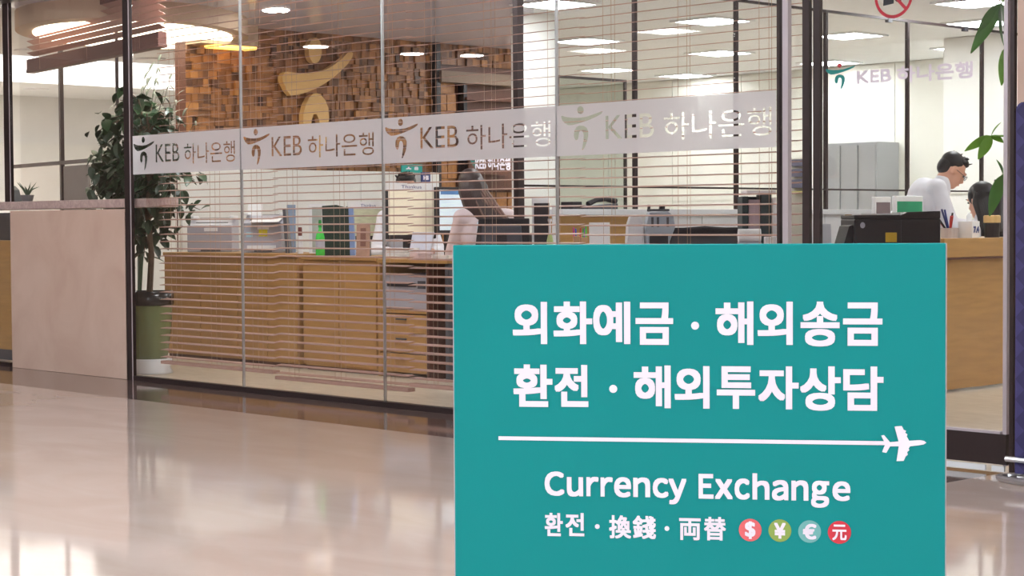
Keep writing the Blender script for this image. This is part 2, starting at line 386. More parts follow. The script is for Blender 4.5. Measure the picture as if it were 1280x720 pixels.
# no-phone sticker, cut by the top of the photograph
c = onY(1117, -6, yS); R = (onY(1141, -6, yS).x-onY(1093, -6, yS).x)/2
ring = [(c.x+R*math.cos(2*math.pi*k/40), c.z+R*math.sin(2*math.pi*k/40)) for k in range(40)]
ring2 = [(c.x+R*.86*math.cos(2*math.pi*k/40), c.z+R*.86*math.sin(2*math.pi*k/40)) for k in range(40)]
flat_mesh('prohibition_ring', [([(p[0], yS, p[1]) for p in ring]+[(p[0], yS, p[1]) for p in ring2], [(k, (k+1) % 40, 40+(k+1) % 40, 40+k) for k in range(40)]),
    fl([(c.x-R*.66, c.z+R*.56), (c.x-R*.56, c.z+R*.66), (c.x+R*.66, c.z-R*.56), (c.x+R*.56, c.z-R*.66)], yS-.0004)], mat('sign_red', srgb(190, 40, 60), .5), dg)
flat_mesh('prohibition_symbol', [fl([(c.x-R*.55, c.z-R*.42), (c.x+R*.0, c.z-R*.36), (c.x+R*.05, c.z+R*.3), (c.x-R*.5, c.z+R*.25)], yS+.0003), fl([(c.x+R*.25+R*.22*math.cos(k/12*6.283), c.z+R*.22*math.sin(k/12*6.283)-R*.1) for k in range(12)], yS+.0003)], BLACK, dg)

# ================================================================== LIGHT FITTINGS
def emis(name, col, st):
    m = bpy.data.materials.new(name); m.use_nodes = True; nt = m.node_tree; b = nt.nodes['Principled BSDF']
    b.inputs['Base Color'].default_value = (.8, .8, .8, 1); b.inputs['Emission Strength'].default_value = st
    no = nt.nodes.new('ShaderNodeTexNoise'); no.inputs['Scale'].default_value = 2
    cr = nt.nodes.new('ShaderNodeValToRGB'); cr.color_ramp.elements[0].color = (*[c*.97 for c in col], 1); cr.color_ramp.elements[1].color = (*col, 1)
    nt.links.new(no.outputs['Fac'], cr.inputs[0]); nt.links.new(cr.outputs[0], b.inputs['Emission Color']); return m
EB = emis('light_bank', (.96, .985, 1), L_BANK); ET = emis('light_trough', (1, .99, .98), L_TROUGH); ER = emis('light_round', (1, .93, .72), L_ROUND)
EM = emis('light_mall', (.86, .955, 1), L_MALL); ED = emis('light_downlight', (1, .98, .95), L_DOWN); EF = emis('light_fascia', (.80, .80, 1), L_FASCIA)
EO = emis('light_cove_amber', (1, .55, .08), 3)
def panel_light(x, y, label, group, s=.42):
    t = thing('ceiling_light', label, 'ceiling light', (x, y, CEIL), 0, group)
    mk('diffuser', [B(-s/2, s/2, -s/2, s/2, -.012, -.002)], EB, t)
    h = s/2
    mk('frame', [B(-h-.03, -h, -h-.03, h+.03, -.016, 0), B(h, h+.03, -h-.03, h+.03, -.016, 0), B(-h, h, -h-.03, -h, -.016, 0), B(-h, h, h, h+.03, -.016, 0)], CEILM, t)
    return t
GP = 'square ceiling light panels of the bank'
PL = [(-9.66, 9.55), (-9.66, 11.3), (-9.66, 13.1), (-9.66, 14.9), (-11.45, 11.7), (-11.45, 13.5), (-11.45, 15.2), (-13.46, 14.1), (-13.46, 15.3), (-7.6, 11.85), (-8.35, 13.1), (-7.2, 7.3), (-5.6, 9.4), (-5.6, 11.6), (-4.0, 8.6), (-4.0, 12.4), (-10.3, 7.0), (-8.9, 7.1)]  # last two added above the view to light the block wall
PLAB = ['square ceiling light panel cut by the photo top beside the white wall column', 'square ceiling light panel crossed by the middle dark partition post, nearest of three', 'big square ceiling light panel seen through the left of the entrance door', 'square ceiling light panel seen through the door, touching the white alcove corner',
 'square ceiling light panel above the greenish glass door, nearer of two', 'square ceiling light panel crossed by the middle partition post, second of three', 'narrow far ceiling light panel seen just above the door logo sticker', 'farthest small ceiling light panel above the greenish glass door', 'farthest ceiling light panel crossed by the middle partition post',
 'square ceiling light panel cut by the photo top right, above the plant leaves', 'small square ceiling light panel behind the hanging plant leaf at top right']
for i, (x, y) in enumerate(PL+[(-16.6, 7.3), (-18.4, 7.6), (-20.0, 8.7)]):  # three big panels added out of view to brighten the far left wall
    panel_light(x, y, PLAB[i] if i < 11 else 'glowing white square ceiling light panel out of view, one of a set partly added for brightness', GP if i < 11 else 'panels over the teller desks', .42 if i < 18 else 1.0)
CANZ = 2.46
pc = onZ(168, 44, CANZ)
t = thing('round_ceiling_light', 'large oval warm white luminous ceiling light left of the wood block wall', 'ceiling light', (pc.x, pc.y, CEIL), YAW*-1)
TAN = mat('tan_canopy', srgb(196, 170, 144), .6, var=.03)
def oval(rx, ry, z0, z1, n=48): return PR([(rx*math.cos(k/n*2*math.pi), ry*math.sin(k/n*2*math.pi)) for k in range(n)], z0, z1, 'z')
mk('canopy', [oval(1.22, .86, CANZ-CEIL, -.002)], TAN, t); mk('diffuser', [oval(1.0, .74, CANZ-CEIL-.012, CANZ-CEIL)], ER, t)
q_ = onZ(345, 12, CEIL)
t = thing('ceiling_light', 'small round downlight in the lilac ceiling above the golden emblem', 'ceiling light', q_); mk('diffuser', [LA([(.09, -.014), (.10, -.01), (.10, -.007)], 20)], ED, t)
tag(mk('ceiling_light_trough', [B(-18.6, -15.9, 6.9, 15.4, CEIL-.02, CEIL-.002)], ET), 'wide bright luminous ceiling panel spanning the far left of the bank', 'ceiling light')
for i, (px, py) in enumerate([(38, 62), (45, 111), (188, 73), (165, 117)]):
    p = onZ(px, py, CEIL)
    t = thing('ceiling_light', ['oblong white ceiling downlight left of the hanging blind, before the bright panel', 'oblong white ceiling downlight behind the bright panel at far left', 'oblong white ceiling downlight above the leafy tree', 'oblong white ceiling downlight beside the dark post, far behind the tree'][i], 'ceiling light', p, math.radians(46))
    mk('diffuser', [LA([(.10, -.014), (.11, -.01), (.11, -.002)], 20)], ED, t); mk('rim', [LA([(.11, -.018), (.13, -.016), (.13, 0), (.11, 0)], 20)], CEILM, t)
    for c in t.children: c.scale = (1.15, .9, 1)
# mall side: added unseen panels light the concourse; the glass mirrors the downlights
k = 0
for x in (-13, -9.5, -6, -2.5, 1, 4.5):
    for y in (-7.5, -4.5, -1.2, 2.4):
        if x < -12 and y < 2: continue
        t = thing('concourse_fill_light', 'unseen square luminous panel added to the mall ceiling to light the concourse', 'ceiling light', (x, y, MC), 0, 'mall ceiling panels')
        mk('diffuser', [B(-.5, .5, -.5, .5, -.02, -.002)], EM, t)
for (px, py) in [(395, 58), (515, 67), (590, 69)]:
    p = onZ(px, py, MC); p.y = 2*YG-p.y
    t = thing('concourse_downlight', 'round recessed downlight in the mall concourse ceiling', 'ceiling light', p, 0, 'mall downlights')
    mk('diffuser', [LA([(.14, -.014), (.15, -.01), (.15, -.002)], 20)], ED, t)
# ================================================================== VENETIAN BLINDS
PITCH = .0465
def blind(xa, xb, zb, label, n_cords=3, dz=0):
    t = thing('venetian_blind', label, 'blind', ((xa+xb)/2, YB, 0), 0, 'open wooden venetian blinds behind the glass front')
    w = xb-xa; h = w/2
    sl = mesh_of('slat', [XF(B(-h, h, -.025, .025, -.0014, .0014), Matrix.Rotation(math.radians(6.5), 4, 'X'))], SLATM)
    z = zb+.04+dz
    while z < CEIL-.08:
        link('slat', sl, t, (0, 0, z)); z += PITCH
    mk('bottom_rail', [B(-h, h, -.026, .026, zb, zb+.02)], SLATM, t, bev=.003)
    mk('head_rail', [B(-h, h, -.028, .028, CEIL-.06, CEIL-.001)], SLATM, t)
    for f in ([.14, .5, .86] if n_cords == 3 else [.18, .82]):
        x = -h+w*f
        for dx, dy in ((-.028, -.027), (0, .027), (.028, -.027)):
            mk('ladder_cord', [TB([(x+dx, dy, zb+.01), (x+dx, dy, CEIL-.06)], .0011, 5)], CORD, t)
    return t
xb_ = lambda px: onY(px, 300, YB).x
blind(xb_(203), xb_(344), .105, 'leftmost full-length wooden venetian blind, in front of the two grey printers', 3, .006)
blind(xb_(346), xb_(513), .075, 'wooden venetian blind hanging lowest, in front of the green bottle', 3, .0)
blind(xb_(514), xb_(728), .105, 'wooden venetian blind in front of the person in pink blouse', 3, .008)
blind(xb_(730), xb_(1002), .105, 'wooden venetian blind at the right beside the entrance door', 3, .003)
# raised blind on the angled screen at the left
hz = lambda px: ray(px, 292).xy.to_3d()
dirA = hz(-960).normalized(); nA = Vector((-dirA.y, dirA.x, 0))
pA = onY(203, 60, 6.76)
def onA(px, py, off=0): return onP(px, py, pA+nA*off, nA)
aR = onA(203, 50); aL = onA(38, 80)
wA = (aR-aL).xy.length; rzA = math.atan2((aR-aL).y, (aR-aL).x)
zt = (onA(203, 42).z+onA(38, 73).z)/2; zb = (onA(203, 59).z+onA(38, 88).z)/2
t = thing('venetian_blind', 'wooden venetian blind pulled up into a brown bundle at top left', 'blind', (aL.x, aL.y, 0), rzA)
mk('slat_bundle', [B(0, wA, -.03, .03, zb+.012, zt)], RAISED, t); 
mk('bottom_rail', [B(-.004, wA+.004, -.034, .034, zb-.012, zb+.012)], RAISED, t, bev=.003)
sl = mesh_of('slat', [XF(B(0, wA, -.03, .03, -.0015, .0015), Matrix.Rotation(math.radians(-24), 4, 'X'))], SLATM)
z = zt+.04
while z < CEIL-.05: link('slat', sl, t, (0, 0, z)); z += .045
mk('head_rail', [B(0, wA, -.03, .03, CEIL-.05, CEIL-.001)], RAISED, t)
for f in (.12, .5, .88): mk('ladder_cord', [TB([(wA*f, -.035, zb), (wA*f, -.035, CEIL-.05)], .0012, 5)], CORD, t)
# angled screen behind it
pS = .25
q = lambda px, py: onA(px, py, pS if nA.dot(FW) > 0 else -pS)
sL, sR, sM = q(10, 200), q(147.5, 200), q(77.5, 200)
loc = lambda p: (p-sL).xy.length
t = thing('glazed_screen', 'dark framed glazed screen with a thin post and transom behind the granite ledge', 'screen', (sL.x, sL.y, 0), rzA)
mk('post', [B(loc(sM)-.016, loc(sM)+.016, -.015, .015, 0, CANZ-.025)], DARK, t)
mk('post', [B(loc(sR)-.008, loc(sR)+.008, -.01, .01, 0, CANZ-.025)], DARK, t)
zt_ = q(90, 202.5).z
mk('transom', [B(0, loc(sR), -.02, .02, zt_-.014, zt_+.014)], DARK, t)
mk('glass_pane', [B(.01, loc(sM)-.02, -.004, .004, .02, zt_-.014)], GLASSG, t)
mk('grey_infill', [B(loc(sM)+.06, loc(sM)+.55, -.012, .012, .02, zt_-.03)], mat('infill_grey', srgb(156, 148, 142), .6), t)

# ================================================================== WOOD BLOCK WALL
XM = -12.45
m = bpy.data.materials.new('wood_blocks'); m.use_nodes = True; nt = m.node_tree; b = nt.nodes['Principled BSDF']; b.inputs['Roughness'].default_value = .4
at = nt.nodes.new('ShaderNodeAttribute'); at.attribute_name = 'tone'; no = nt.nodes.new('ShaderNodeTexNoise'); no.inputs['Scale'].default_value = 14; no.inputs['Detail'].default_value = 4
cr = nt.nodes.new('ShaderNodeValToRGB'); e = cr.color_ramp.elements
e[0].position = 0; e[0].color = (*srgb(70, 42, 30), 1); e[1].position = 1; e[1].color = (*srgb(206, 148, 84), 1)
x_ = e.new(.3); x_.color = (*srgb(122, 80, 46), 1); x_ = e.new(.65); x_.color = (*srgb(164, 110, 62), 1)
mx = nt.nodes.new('ShaderNodeMath'); mx.operation = 'MULTIPLY_ADD'; mx.inputs[1].default_value = .35; mx.inputs[2].default_value = -.17
ad = nt.nodes.new('ShaderNodeMath'); ad.operation = 'ADD'
nt.links.new(no.outputs['Fac'], mx.inputs[0]); nt.links.new(at.outputs['Fac'], ad.inputs[0]); nt.links.new(mx.outputs[0], ad.inputs[1])
nt.links.new(ad.outputs[0], cr.inputs[0]); nt.links.new(cr.outputs[0], b.inputs['Base Color']); WBLK = m
yM0, yM1 = onX(232, 100, XM).y, onX(641, 100, XM).y
wb = struct('wall_wood', [B(XM-.15, XM-.001, yM0, yM1, 0, CEIL)], WOODD)
blocks = []
zc = .9; row = 0
while zc < CEIL-.03:
    hgt = random.choice((.055, .065, .075)); hgt = min(hgt, CEIL-.005-zc); y = yM0
    while y < yM1-.02:
        wd = min(random.choice((.035, .045, .055, .07)), yM1-y)
        blocks.append((y, zc, wd, hgt, (.06+.16*random.random() if random.random() < .13 else .3+.5*random.random()), random.choice((.004, .012, .02, .03)))); y += wd
    zc += hgt
YH = onX(541, 100, XM).y       # right of this the wall opens into a shelf niche
zn1 = onX(600, 93, XM).z
blocks = [k for k in blocks if not (k[0] > YH-.01 and k[1] < zn1+.02)]
singles = sorted(blocks, key=lambda k: -k[2]*k[3])
def vis(k): return 1.55 < k[1] < 2.5
sing = [k for k in singles if vis(k)][:290]; rest = [k for k in blocks if k not in set(sing)]
def blk_mesh(name, ks):
    shp = [B(XM, XM+d, y+.001, y+w-.001, z+.001, z+h-.001) for y, z, w, h, tn, d in ks]
    v = []; f = []; tn = []
    for (sv, sf), k in zip(shp, ks):
        o = len(v); v += sv; f += [tuple(i+o for i in q) for q in sf]; tn += [k[4]]*6
    me = bpy.data.meshes.new(name); me.from_pydata(v, [], f); a = me.attributes.new('tone', 'FLOAT', 'FACE'); a.data.foreach_set('value', tn)
    me.materials.append(WBLK); return me
for k in sing: link('wood_block', blk_mesh('wood_block', [k]), wb)
tag(link('wood_block_field', blk_mesh('wood_block_field', rest), wb), kind='stuff')
# big golden mark
def gold_poly(pts, d):
    q = [(onX(320+a/5.143, 30+b/5.143, XM+.05).y, onX(320+a/5.143, 30+b/5.143, XM+.05).z) for a, b in pts]
    return PR(q, XM+.032, XM+.032+d, 'x')
t = thing('wall_emblem', 'big golden emblem of head, sweeping arm and arch on the block wall', 'emblem', (0, 0, 0))
mk('head', [gold_poly([(362+42*math.cos(k/24*6.2832), 172+82*math.sin(k/24*6.2832)) for k in range(24)], .06)], GOLD, t)
mk('arm', [gold_poly([(150, 335), (160, 318), (180, 308), (220, 313), (270, 320), (330, 318), (390, 308), (440, 290), (490, 260), (540, 220), (570, 185), (590, 178), (605, 190), (600, 215), (570, 260), (530, 300), (480, 345), (430, 380), (370, 415), (310, 440), (250, 457), (205, 462), (180, 430), (160, 390), (150, 360)], .06)], GOLD, t)
mk('arch', [gold_poly([(285, 700), (285, 580), (300, 520), (325, 470), (350, 450), (372, 446), (395, 455), (425, 490), (445, 540), (450, 600), (440, 700), (425, 800), (395, 860), (385, 850), (395, 780), (395, 660), (384, 610), (370, 580), (350, 582), (338, 620), (335, 680), (320, 740), (300, 740)], .06)], GOLD, t)
# niche at the right end of the block wall
t = thing('shelf_niche', 'dark wooden shelf niche under a grey beam at the right end of the block wall', 'shelf', (0, 0, 0))
y0 = YH; y1 = yM1
mk('beam', [B(XM+.0, XM+.12, y0, y1, zn1-.10, zn1)], mat('beam_grey', srgb(132, 112, 96), .6), t)
mk('post', [B(XM+.0, XM+.09, y0-.03, y0+.015, 0, CEIL-.002)], BLACK, t)
mk('post', [B(XM+.0, XM+.09, onX(574, 200, XM).y-.02, onX(574, 200, XM).y+.02, 0, zn1-.10)], BLACK, t)
ym = onX(570, 200, XM).y
AMB = mat('amber_panel', srgb(160, 108, 56), .4, var=.25, scale=5, stretch=(1, 6, 6))
zz = .2
while zz < zn1-.16:
    mk('wood_panel', [B(XM, XM+.02+random.random()*.03, y0+.02, y0+.02+(ym-y0)*.5-.03, zz, zz+.145)], AMB, t)
    mk('wood_panel', [B(XM, XM+.02+random.random()*.03, y0+.02+(ym-y0)*.5-.02, ym-.03, zz, zz+.145)], AMB, t); zz += .15
mk('back_panel', [B(XM, XM+.01, ym, y1, 0, zn1-.1)], WOODD, t)
for zz in (.5, .95, 1.3, 1.62, 1.9, 2.1): mk('shelf', [B(XM+.01, XM+.12, ym+.03, y1-.02, zz, zz+.025)], WOODD, t)
for k in range(5): mk('wood_panel', [B(XM+.01, XM+.025, ym+.05+k*(y1-ym)/5, ym+.05+(k+.86)*(y1-ym)/5, .98, 1.28)], AMB, t)
t = thing('wall_sign', 'white letter bank sign with a green mark on the dark shelf niche', 'sign', (0, 0, 0))
a = onX(594, 212, XM+.13); b = onX(638, 198, XM+.13)
sh = [([(XM+.13-p[1], p[0], p[2]) for p in sv], sf) for sv, sf in bold_text('KEB 하나은행', a.y, b.y, a.z, b.z, .0035)]
flat_mesh('lettering', sh, LETTER, t)
mk('backing', [B(XM+.121, XM+.128, onX(585, 205, XM+.12).y, b.y+.03, a.z-.04, b.z+.04)], WOODD, t)
a2 = onX(588, 210, XM+.13); b2 = onX(593, 198, XM+.13)
flat_mesh('mark', [([(XM+.13, p[0], p[1]) for p in pl], [tuple(range(len(pl)))]) for pl in map_logo(ULOGO, a2.y, b2.y+.04, a2.z, b2.z)], STG, t)
struct('ceiling_soffit', [B(XM+.001, XM+.22, yM0, onX(303, 50, XM).y, 2.42, CEIL-.001)], TAN)
tag(mk('cove_light', [B(XM+.04, XM+.2, onX(252, 63, XM).y, onX(303, 63, XM).y, 2.40, 2.419)], EO), 'amber glowing cove strip at the top left of the block wall', 'light')
# white panel column right of the block wall and the glazed door frame beside it
XC = -10.2
ya, yb, yc = onX(643, 100, XC).y, onX(696, 100, XC).y, onX(781, 100, XC).y
struct('wall_stub', [B(XC-.12, XC, ya+.08, yb, 0, CEIL)], WHITE)
mk('edge_post', [B(XC-.03, XC+.005, ya+.03, ya+.08, 0, CEIL-.001)], GREYW, bpy.data.objects['wall_stub'])
zt2 = onX(740, 97, XC).z
t = thing('glazed_door', 'dark framed greenish glass door leaf beside the white wall column', 'door', (0, 0, 0))
mk('frame', [B(XC-.01, XC+.01, yb+.001, yb+.02, 0, zt2)], DARK, t); mk('frame', [B(XC-.01, XC+.01, yc-.01, yc+.012, 0, zt2)], DARK, t)
mk('frame', [B(XC-.01, XC+.01, yb+.02, yc-.01, zt2-.02, zt2)], DARK, t)
mk('glass_pane', [B(XC-.004, XC+.004, yb+.02, yc-.01, 0.01, zt2-.02)], GLASSL, t)
# ---------------- glass partition, posts in a row going deep
XP = -8.0
t = thing('glass_partition', 'long glass partition with dark posts and a thin rail receding behind the desks', 'partition', (0, 0, 0))
yp = [onX(px, 150, XP).y for px in (649, 793.5, 920, 1032, 1134, 1227)]
yp.append(yp[-1]+.98)
ztop = onX(1027, 15, XP).z
for k, y in enumerate(yp): mk('post', [B(XP-.012, XP+.012, y-.013, y+.013, 0, ztop) if k > 0 else B(XP-.02, XP+.02, y-.03, y+.02, 0, CEIL-.001)], DARK, t)
mk('top_rail', [B(XP-.012, XP+.012, yp[0]+.02, yp[-1], ztop, ztop+.018)], DARK, t)
zr = onX(1080, 237.5, XP).z
for k in range(len(yp)-1):
    mk('glass_pane', [B(XP-.004, XP+.004, yp[k]+.022, yp[k+1]-.014, .02, ztop-.001)], GLASSG, t)
    mk('mid_rail', [B(XP-.012, XP+.012, yp[k]+.022, yp[k+1]-.014, zr-.006, zr+.006)], DARK, t)
for px, py in ((1111, 23), (1206, 38)):
    p = onX(px, py, XP); mk('bracket', [Bc((XP, p.y, ztop+.0), (.03, .05, .035))], GREYD, t)
# grey cupboard far behind the partition, low white screen
tag(mk('tall_grey_cupboard', [B(onY(1030, 200, 15.3).x, onY(1096, 200, 15.3).x, 15.3, 15.68, 0, onY(1070, 178, 15.3).z)], GREYW, bev=.006), 'tall grey cupboard against the back wall seen through the door', 'cupboard')
cu_ = bpy.data.objects['tall_grey_cupboard']; cx0 = onY(1030, 200, 15.3).x; cx1 = onY(1096, 200, 15.3).x; cz = onY(1070, 178, 15.3).z
for k in range(3):
    w_ = (cx1-cx0)/3; mk('cupboard_door', [B(cx0+k*w_+.01, cx0+(k+1)*w_-.01, 15.285, 15.3, .08, cz-.03)], GREYW, cu_)
    
XS = -12.2
t = tag(mk('low_screen', [B(XS-.04, XS, onX(225, 215, XS).y, onX(549, 215, XS).y, 0, onX(430, 213.5, XS).z)], WHITE, bev=.004), 'low white office screen standing behind the printers and monitors', 'screen')
for k in range(3):
    y0 = onX(225, 215, XS).y; y1 = onX(549, 215, XS).y; mk('panel', [B(XS, XS+.008, y0+.01+k*(y1-y0)/3, y0+(k+1)*(y1-y0)/3-.01, .1, onX(430, 213.5, XS).z-.02)], WHITE, t)
def sign_on_X(name, label, px0, px1, py0, py1, X, m, txt=None):
    a = onX(px0, py1, X); b = onX(px1, py0, X)
    t = thing(name, label, 'sign', (0, 0, 0)); mk('panel', [B(X-.012, X, a.y, b.y, a.z, b.z)], m, t, bev=.002)
    mk('stem', [B(X-.012, X-.004, (a.y+b.y)/2-.01, (a.y+b.y)/2+.01, min(a.z, onX(430, 213.5, XS).z-.02), a.z+.01)], GREYD, t)
    if txt: flat_mesh('lettering', [([(X+.001-p[1], p[0], p[2]) for p in sv], sf) for sv, sf in bold_text(txt, a.y+(b.y-a.y)*.2, b.y-(b.y-a.y)*.2, a.z+(b.z-a.z)*.3, b.z-(b.z-a.z)*.3, .004)], LETTER, t)
sign_on_X('counter_sign', 'small teal counter sign above the low white screen', 502, 528, 205.5, 215.5, XS+.03, TEALS, 'ㅅ 8')
sign_on_X('counter_sign', 'small square blue counter sign beside the teal one', 527, 538, 215.5, 229, XS+.06, NAVY, 'HS')

# ================================================================== FURNITURE BEHIND THE GLASS
YC = 7.71                                     # front face of the cabinet row
cx = lambda px, Y=YC: onY(px, 318, Y).x
def cabinet(name, label, px0, px1, zt, doors, depth=.55, base=.03):
    a, b = cx(px0), cx(px1)
    t = thing(name, label, 'cabinet', (a, YC, 0)); w = b-a
    mk('body', [B(0, w, .015, depth, base, zt-.025)], WOOD, t); mk('top', [B(0, w, -.012, depth, zt-.025, zt)], WOOD, t, bev=.003)
    mk('plinth', [B(.01, w-.01, .03, depth-.02, 0, base)], WOODD, t)
    for k in range(doors):
        mk('back_panel', [B(k*w/doors+.004, (k+1)*w/doors-.004, 0, .015, base+.01, zt-.032)], WOOD, t, bev=.002)
    return t
ZT = .795; ZB = .78
VIEW = math.atan2(FW.y, FW.x)-math.pi/2      # local +y along the line of sight
RH = Vector((RT.x, RT.y, 0)).normalized()
def bx(px0, px1, py0, Y, z0):
    """an item turned towards the concourse: left front corner, width and height from its outline, standing at depth Y"""
    c = onY((px0+px1)/2, 300, Y); Z = (c-EYE).dot(FW); w = (px1-px0)*Z/F; l = c-RH*w/2
    return (l.x, l.y, z0), w, onY((px0+px1)/2, py0, Y).z-z0
def vthing(name, label, cat, l): return thing(name, label, cat, l, VIEW)
cabinet('low_cabinet', 'amber wooden cabinet with two panels under the left grey printer', 205, 296, ZT, 2)
cabinet('low_cabinet', 'amber wooden cabinet under the right grey printer and blue folder', 296.6, 371, ZT, 2)
cabinet('low_cabinet', 'amber wooden cabinet under the green bottle and the brown card stand', 378, 470, .78, 2)
t = thing('open_shelf_unit', 'wooden shelf unit with drawers and a grey machine compartment under the papers', 'shelf', (cx(472), YC, 0)); w = cx(560)-cx(472); w2 = cx(533)-cx(472)
mk('top', [B(0, w, -.01, .45, .745, .77)], WOOD, t, bev=.003); mk('side', [B(0, .02, 0, .45, 0, .745)], WOOD, t); mk('side', [B(w2, w2+.02, 0, .45, 0, .745)], WOODD, t)
mk('back', [B(.02, w2, .43, .45, .03, .745)], WOODD, t); mk('shelf', [B(.02, w2, .0, .43, .42, .44)], WOOD, t)
for k in range(3):
    dr = mk('drawer', [B(.024, w2-.004, -.004, .40, .035+k*.128, .155+k*.128)], WOOD, t, bev=.003); mk('handle', [B(w2/2-.05, w2/2+.05, -.014, -.004, .12+k*.128, .13+k*.128)], GREYD, dr)
mk('leg_panel', [B(w-.03, w, 0, .45, 0, .745)], GREYD, t); mk('modesty_panel', [B(w2+.03, w-.03, .3, .32, .1, .745)], BLACK, t)
t = thing('grey_machine', 'grey office machine inside the open shelf unit', 'machine', (cx(474), YC+.01, .4405)); w3 = cx(531)-cx(474)
mk('body', [B(.0, w3-.005, .02, .36, 0, .23)], GREYP, t, bev=.01); mk('slot', [B(.05, w3-.12, .012, .02, .15, .175)], BLACK, t); mk('panel', [B(w3-.1, w3-.03, .012, .02, .14, .19)], GREYD, t)
def printer(label, px0, px1, py0, z0, Y, tray, ytag=False):
    l, w, h = bx(px0, px1, py0, Y, z0)
    t = vthing('laser_printer', label, 'printer', l)
    mk('body', [PR([(0, 0), (.36, 0), (.36, h), (.22, h), (.12, h*.86), (0, h*.80)], 0, w, 'x')], GREYP, t, bev=.008)
    mk('output_tray', [PR([(.12, h*.862), (.30, h+.002), (.32, h+.006), (.12, h*.875)], w*.14, w*.86, 'x')], GREYD, t)
    mk('side_lid', [B(.0, w*.1, .1, .34, h, h+.02)], WHITEP, t, bev=.006); mk('side_lid', [B(w*.9, w, .1, .34, h, h+.02)], WHITEP, t, bev=.006)
    mk('label_plate', [B(w*.38, w*.68, -.003, .001, h*.62, h*.72)], PAPER, t)
    if tray:
        mk('paper_sheet', [XF(B(w*.22, w*.95, -.07, .15, 0, .004), Matrix.Translation((0, 0, h*.84)) @ Matrix.Rotation(.12, 4, 'X'))], PAPER, t)
        mk('paper_tray', [B(w*.12, w*.85, -.012, 0, h*.10, h*.2)], WHITEP, t); 
        y_ = mat('yellow_tag', srgb(230, 215, 40), .6)
        mk('yellow_sticker', [B(w*.42, w*.64, -.004, 0, h*.44, h*.62)], y_, t); mk('blue_sticker', [B(w*.1, w*.26, -.004, 0, h*.42, h*.55)], mat('pale_blue_tag', srgb(170, 210, 225), .6), t)
        mk('paper_stack', [PR([(.26, h), (.28, h), (.34, h+.09), (.32, h+.09)], w*.0, w*.38, 'x')], PAPER, t)
    mk('tray_slot', [B(w*.3, w*.75, -.004, 0, h*.03, h*.08)], GREYD, t)
    return t
printer('grey laser printer at the left end of the cabinet row', 234, 290, 273, ZT, YC+.14, False)
printer('grey laser printer with yellow sticker and a paper sheet sticking out', 303, 352, 269, ZT, YC+.14, True)
# dark ring binder / folders leaning
l, w, h = bx(353.5, 362, 262, YC+.12, ZT)
t = vthing('paper_feeder', 'dark grey slanted tray leaning beside the right printer', 'tray', l)
mk('tray', [PR([(0, h), (.02, h*1.02), (w, .0), (w-.03, .0)], 0, .16, 'y')], GREYD, t)
l, w, h = bx(359, 369.5, 256, YC+.34, ZT)
t = vthing('blue_folder', 'translucent blue plastic folder standing on the cabinet', 'folder', l); FB = mat('folder_blue', srgb(146, 166, 192), .3)
mk('cover', [B(0, w-.004, -.004, .004, 0, h)], FB, t); mk('cover', [B(0, w-.004, .03, .038, 0, h)], FB, t); mk('spine', [B(w-.004, w, -.004, .038, 0, h)], FB, t)
l, w, h = bx(371.5, 379, 284, YC+.06, ZB)
t = thing('small_bottle', 'small brown capped bottle beside the blue folder', 'bottle', (l[0]+RH.x*w/2, l[1]+RH.y*w/2, ZB))
mk('body', [LA([(.018, 0), (.02, .01), (.02, h*.55), (.012, h*.7)], 14)], WHITEP, t, smooth=False); mk('cap', [LA([(.012, h*.7), (.014, h*.71), (.014, h*.95), (.012, h)], 14)], mat('brown_cap', srgb(110, 50, 45), .5), t)
ZB = .78
l, w, h = bx(386.5, 402.5, 255, YC+.2, ZB)
t = vthing('photo_frame', 'white photo frame standing behind the green bottle', 'frame', l)
mk('border', [B(0, .022, -.01, .01, 0, h), B(w-.0, w+.022, -.01, .01, 0, h), B(.022, w, -.01, .01, h-.022, h), B(.022, w, -.01, .01, 0, .022)], WHITEP, t)
mk('picture', [B(.022, w, -.004, .004, .022, h-.022)], mat('frame_picture', srgb(178, 186, 178), .5, var=.2), t); mk('stand', [PR([(.01, h*.6), (.02, h*.6), (.10, 0), (.085, 0)], w*.4, w*.6, 'x')], GREYD, t)
l, w, h = bx(394.5, 406, 275, YC+.05, ZB)
GB = mat('green_bottle', srgb(70, 210, 80), .25, var=.15, scale=14)
t = thing('green_bottle', 'bright green plastic spray bottle on the wooden cabinet', 'bottle', (l[0]+RH.x*w/2, l[1]+RH.y*w/2, ZB)); r = w/2
mk('body', [LA([(r*.9, 0), (r, .01), (r, h*.5), (r*.8, h*.62), (r*.35, h*.72), (r*.3, h*.8)], 18)], GB, t, smooth=True); mk('cap', [LA([(r*.4, h*.8), (r*.42, h*.81), (r*.3, h)], 14)], mat('green_cap', srgb(30, 150, 60), .4), t)
mk('label_band', [LA([(r*1.01, h*.22), (r*1.015, h*.23), (r*1.015, h*.42), (r*1.01, h*.43)], 18)], GREYP, t)
l, w, h = bx(404.5, 436, 256, YC+.26, ZB)
t = vthing('ring_binder', 'dark green box file with a blue spine edge standing on the cabinet', 'file', l)
mk('cover', [PR([(0, 0), (w*1.05, 0), (w, h*.93), (w*.5, h), (-.01, h*.98)], 0, .07, 'y')], mat('binder_green', srgb(30, 52, 44), .5), t, bev=.003)
mk('edge', [PR([(w*1.05, 0), (w*1.05+.035, 0), (w+.03, h*.95), (w, h*.95)], -.01, .08, 'y')], mat('binder_blue', srgb(130, 155, 205), .4), t)
l, w, h = bx(445, 462, 279, YC+.16, ZB)
t = vthing('card_stand', 'brown printed card stand in tent form beside the box file', 'stand', l); CB = mat('card_brown', srgb(168, 132, 112), .6, var=.12, scale=20)
